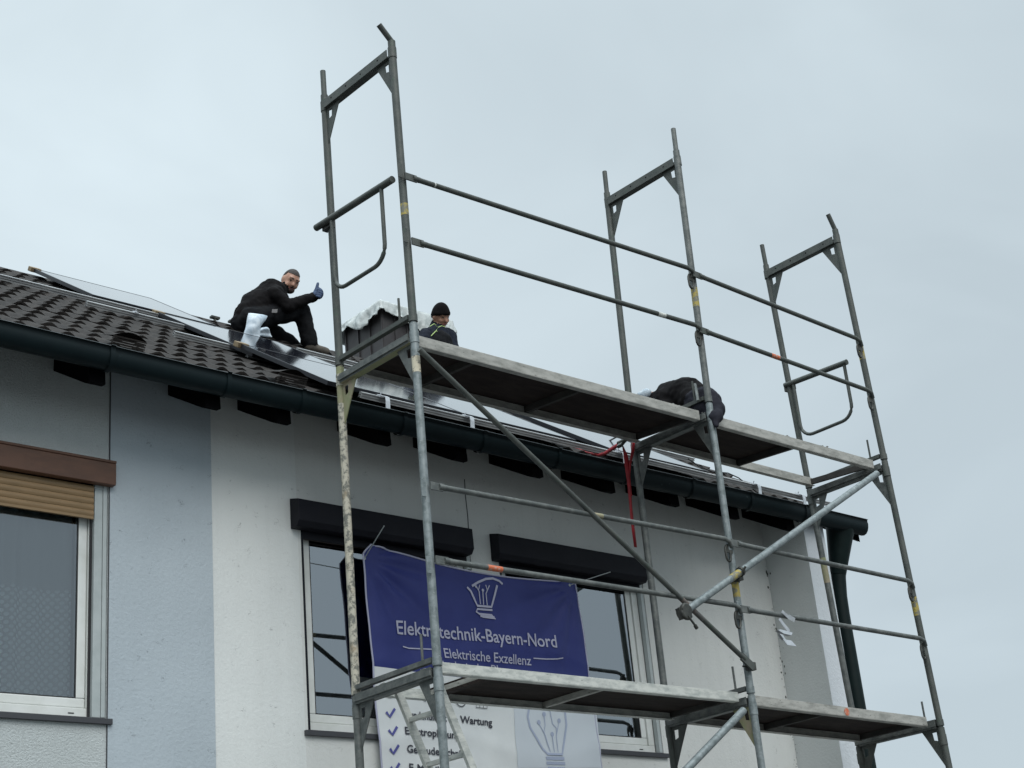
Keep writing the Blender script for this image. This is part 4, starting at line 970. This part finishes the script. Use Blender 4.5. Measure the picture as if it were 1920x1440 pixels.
def head_parts(c, up, face, par, hair=True, beard=False, hatmat=None, sc_=1.0, body=None):
    """returns prims for the body mesh; adds eyes, hair etc. as children"""
    up = V(up).normalized(); face = V(face); face = (face - up * face.dot(up)).normalized(); side = up.cross(face); c = V(c); k = sc_
    ax = (side, face, up); E = lambda s_, f_, u_: c + side * s_ * k + face * f_ * k + up * u_ * k
    pr = [('e', c, (.076 * k, .094 * k, .108 * k), ax, 2), ('e', E(0, .028, -.055), (.056 * k, .062 * k, .062 * k), ax, 2),
          ('c', E(0, .092, -.005), E(0, .108, -.035), .009 * k, .015 * k, 2), ('e', E(.079, -.004, -.012), (.011 * k, .022 * k, .034 * k), ax, 2), ('e', E(-.079, -.004, -.012), (.011 * k, .022 * k, .034 * k), ax, 2),
          ('c', E(-.045, .082, .024), E(.045, .082, .024), .013 * k, .013 * k, 2), ('e', E(.038, .066, -.035), (.025 * k, .025 * k, .025 * k), ax, 2), ('e', E(-.038, .066, -.035), (.025 * k, .025 * k, .025 * k), ax, 2)]
    def extras(body):
        for s_ in (-1, 1):
            mb = MB(); mb.ball(E(.032 * s_, .083, .004), (.012 * k, .008 * k, .007 * k), ax=ax, n=8); mb.build('eye', M['eye'], body)
            mb = MB(); capsule(mb, E(.016 * s_, .094, .026), E(.05 * s_, .080, .028), .005 * k, .004 * k, n=8); mb.build('eyebrow', M['hair'], body)
        mb = MB(); capsule(mb, E(-.022, .088, -.066), E(.022, .088, -.066), .006 * k, .006 * k, n=8); mb.build('mouth', M['lip'], body)
        if hair:
            mb = MB()
            def hf(u, v):
                t = math.pi * .5 * v * 1.12; p = 2 * math.pi * u
                fr = math.sin(p)   # + = face side
                tt = t * (.54 if fr > .2 else 1.0 + .18 * max(0, -fr))
                return c + side * .081 * k * math.sin(tt) * math.cos(p) + face * (.099 * k * math.sin(tt) * math.sin(p) - .003) + up * .112 * k * math.cos(tt)
            mb.grid(24, 10, hf); mb.build('hair', M['hair'], body)
        if beard:
            mb = MB(); mb.ball(E(0, .036, -.080), (.056 * k, .062 * k, .042 * k), ax=ax, n=14); mb.ball(E(0, .090, -.054), (.026 * k, .010 * k, .006 * k), ax=ax, n=8); mb.build('beard', M['beard'], body)
        if hatmat:
            mb = MB()
            def bf(u, v):
                t = math.pi * .5 * v * 1.03; p = 2 * math.pi * u; fr = math.sin(p); tt = t * (1.0 + .25 * max(0, -fr) - .12 * max(0, fr))
                g_ = 1.0 + .05 * math.exp(-((v - .88) / .1) ** 2)
                return c + side * .088 * k * g_ * math.sin(tt) * math.cos(p) + face * (.104 * k * g_ * math.sin(tt) * math.sin(p)) + up * (.128 * k * math.cos(tt) + .010)
            mb.grid(24, 14, bf); o_ = mb.build('beanie', hatmat, body); so2 = o_.modifiers.new('t', 'SOLIDIFY'); so2.thickness = .008
    return pr, extras, E

# --- crouching man with thumb up
YM = 4.42
def pm(px, py, dy=0): return at(px, py, 1, YM + dy)
man = thing('person', 'person in black work clothes crouching on the roof, blue gloved thumb up', 'person', pm(560, 655))
hp, hx, HE = head_parts(pm(545, 526, -.02), CU + CR * .42, -CF * .85 + CR * .40 - CU * .35, man, beard=True)
pr = hp + [('c', pm(534, 540), pm(520, 548), .055, .07, 0),
    ('c', pm(516, 549, .10), pm(516, 552, -.12), .085, .085, 0),
    ('c', pm(510, 550), pm(482, 575), .135, .15, 0), ('c', pm(482, 575), pm(470, 596), .155, .155, 0),
    ('c', pm(492, 566, -.03), pm(520, 562, -.03), .13, .11, 0),
    ('c', pm(466, 600, .02), pm(458, 608, .02), .15, .12, 1),
    ('c', pm(514, 552, -.15), pm(539, 574, -.22), .075, .062, 0), ('c', pm(539, 574, -.22), pm(588, 557, -.25), .062, .046, 0),
    ('c', pm(514, 552, .16), pm(535, 580, .18), .07, .055, 0), ('c', pm(535, 580, .18), pm(556, 578, .05), .055, .05, 0),
    ('c', pm(472, 598, -.08), pm(566, 583, -.12), .115, .078, 1), ('c', pm(566, 583, -.12), pm(579, 637, -.10), .078, .072, 1), ('c', pm(577, 625, -.10), pm(580, 639, -.10), .075, .080, 1),
    ('c', pm(474, 604, .12), pm(548, 645, .10), .11, .07, 1), ('c', pm(548, 646, .10), pm(500, 655, .30), .068, .06, 1),
    ('c', pm(580, 642, -.10), pm(582, 650, -.10), .058, .055, 3), ('c', pm(580, 651, -.10), pm(611, 659, -.13), .045, .040, 3)]
bd = figure('body', pr, [M['jacket'], M['trouser'], M['skin'], M['boot']], man); hx(bd)
mb = MB(); capsule(mb, pm(574, 657, -.10), pm(618, 666, -.13), .020, .022); mb.build('boot_sole', M['rafter'], man)
mb = MB(); a = pm(515, 583, -.215); mb.obox(a, (CR, CF, (CU + CR * .15).normalized()), (.024, .004, .016)); mb.build('knee_patch', M['patch'], man)
# glove: palm, thumb up, four curled fingers
gm = MB(); W0 = pm(590, 555, -.26); hu = (CU * .95 + CR * .2).normalized(); hr = (CR * .9 - CU * .3).normalized(); hf_ = -CF
gp_ = [('c', W0, pm(596, 551, -.27), .040, .046, 0), ('e', pm(597, 550, -.27), (.050, .030, .055), (hr, hf_, hu), 0),
       ('c', pm(593, 545, -.28), pm(594.5, 538, -.28), .019, .016, 0), ('c', pm(594.5, 538, -.28), pm(596, 531.5, -.28), .016, .013, 0)]
for k in range(4):
    b0 = pm(600.5 - .6 * k, 544.5 + 4.2 * k, -.29); b1 = b0 + hr * (.022 - .004 * abs(k - 1)) - CF * .035; b2 = b1 - hr * .035 - CF * .015 
    gp_ += [('c', pm(598, 545 + 4 * k, -.27), b0, .0135, .0135, 0), ('c', b0, b1, .0135, .012, 0), ('c', b1, b2, .012, .010, 0)]
figure('glove', gp_, [M['glove']], man, voxel=.0065, fold=0, smooth=2)

# --- person with beanie behind the ridge
YB = 4.72
def pb(px, py, dy=0): return at(px, py, 1, YB + dy)
p2 = thing('person', 'person in black beanie and navy jacket with lime harness, looking down beside the chimney', 'person', pb(822, 690))
hp, hx, HE = head_parts(pb(826, 592), CU * .95 + CR * .12 - CF * .22, CR * .66 - CF * .72 - CU * .35, p2, hair=False, hatmat=M['jacket'], sc_=1.02)
pr = hp + [('c', pb(819, 602, .06), pb(815, 618, .08), .052, .06, 0), ('c', pb(800, 629, .0), pb(838, 629, .09), .080, .080, 0),
    ('c', pb(818, 634, .06), pb(820, 655, .05), .145, .16, 0), ('c', pb(820, 650), pb(820, 690), .17, .17, 1),
    ('c', pb(797, 629, -.04), pb(790, 660, -.12), .07, .06, 0), ('c', pb(843, 629, .06), pb(851, 660, -.04), .07, .06, 0),
    ('c', pb(812, 690), pb(812, 730), .10, .09, 1), ('c', pb(830, 690), pb(832, 730), .10, .09, 1), ('c', pb(812, 730), pb(810, 780), .08, .06, 1), ('c', pb(832, 730), pb(834, 780), .08, .06, 1)]
bd = figure('body', pr, [M['navy'], M['trouser'], M['skin'], M['boot']], p2); hx(bd)
mb = MB(); q = lambda px, py: pb(px, py, -.10)
mb.path([q(806, 612), q(814, 607), q(821, 614), q(818, 620), q(808, 630)], .0042, n=6); mb.path([q(821, 614), q(828, 611), q(834, 613)], .0042, n=6); mb.path([q(818, 620), q(824, 628), q(828, 637)], .0042, n=6)
mb.build('harness', M['lime'], p2)

# --- person bent over on the upper deck
def pd(px, py, y): return at(px, py, 1, y)
p3 = thing('person', 'person in dark clothes kneeling bent over on the upper deck behind the middle post', 'person', (2.7, .3, 5.49))
hd_c = pd(1224, 752, .80)
hp, hx, HE = head_parts(hd_c, V((-.3, .8, .25)), V((0, .35, -1)), p3, hair=False, sc_=.78)
pr = hp + [('c', pd(1228, 748, .74), pd(1245, 750, .64), .06, .08, 0), ('c', pd(1248, 752, .50), pd(1262, 742, .62), .09, .09, 0),
    ('c', pd(1256, 748, .58), pd(1288, 744, .36), .125, .145, 0), ('c', pd(1288, 745, .36), pd(1312, 754, .20), .135, .125, 0),
    ('c', pd(1318, 760, .16), pd(1330, 768, .08), .135, .11, 1),
    ('c', pd(1330, 765, .08), pd(1341, 782, -.02), .085, .052, 1), ('c', pd(1341, 780, -.02), pd(1343, 798, -.04), .048, .024, 1),
    ('c', pd(1318, 770, .12), pd(1285, 775, .40), .08, .07, 1),
    ('c', pd(1250, 756, .48), pd(1240, 775, .42), .06, .05, 0), ('c', pd(1240, 775, .42), pd(1215, 765, .60), .05, .04, 0)]
M['slate'] = mat('dark_slate_trousers', (.018, .0185, .025), .9, 0, (.030, .030, .038), 9, bump=.5, bscale=18, spec=.08)
bd = figure('body', pr, [M['jacket'], M['slate'], M['skin'], M['boot']], p3, fold=.014)
mb = MB(); ax3 = (CR, CF, CU)
mb.ball(pd(1226, 753, .80), (.084, .088, .074), ax=ax3, n=16); mb.build('hood', M['jacket'], p3)
mb = MB(); cb = pd(1208, 738, .60)
mb.grid(24, 14, lambda u, v: (lambda p: p + (p - cb) * .35 * fbm(p, 13))(cb + CR * .036 * math.sin(math.pi * v) * math.cos(2 * math.pi * u) + V((0, 1, 0)) * .05 * math.sin(math.pi * v) * math.sin(2 * math.pi * u) + V((0, 0, 1)) * .030 * math.cos(math.pi * v)))
tag(mb.build('plastic_bag', M['bag']), 'small crumpled clear bag on the upper deck beside the kneeling person', 'plastic bag')
mb = MB(); c0 = pd(1303, 722, .24); mb.path([pd(1303, 721, .12), pd(1306, 735, .08), pd(1309, 752, .04)], .012, n=6); mb.build('belt_strap', M['galv'], p3)

# ------------------------------------------------------------------ plastic bags by the man
def bag(name, pts_l, pts_r, Y, label, th=.06):
    K = len(pts_l); mb = MB()
    L_ = [at(*p, 1, Y) for p in pts_l]; R__ = [at(*p, 1, Y) for p in pts_r]
    def fn(u, v):
        i = min(int(v * (K - 1)), K - 2); t = v * (K - 1) - i
        a = L_[i].lerp(L_[i + 1], t); b = R__[i].lerp(R__[i + 1], t); an = 2 * math.pi * u
        c = (a + b) / 2; h = (b - a) / 2; k = .25 + .75 * math.sin(math.pi * min(1, v * 1.3 + .05)) if v > .0 else .25
        p = c + h * math.cos(an) + V((0, math.sin(an) * th * k, 0)); return p + V((0, 1, .3)) * .012 * fbm(p, 9)
    mb.grid(28, 20, fn); return tag(mb.build(name, M['bag']), label, 'plastic bag')
bag('plastic_bag', [(466, 587), (464, 598), (462, 610), (456, 628), (452, 645)], [(502, 593), (496, 602), (488, 614), (487, 630), (486, 650)], 3.72, 'cloudy clear plastic bag standing on the solar panel in front of the crouching man')
bag('plastic_bag', [(486, 616), (484, 622), (484, 628)], [(500, 613), (504, 622), (510, 632)], 4.2, 'small white plastic bag lying behind the clear bag at the crouching man\'s hip', th=.05)
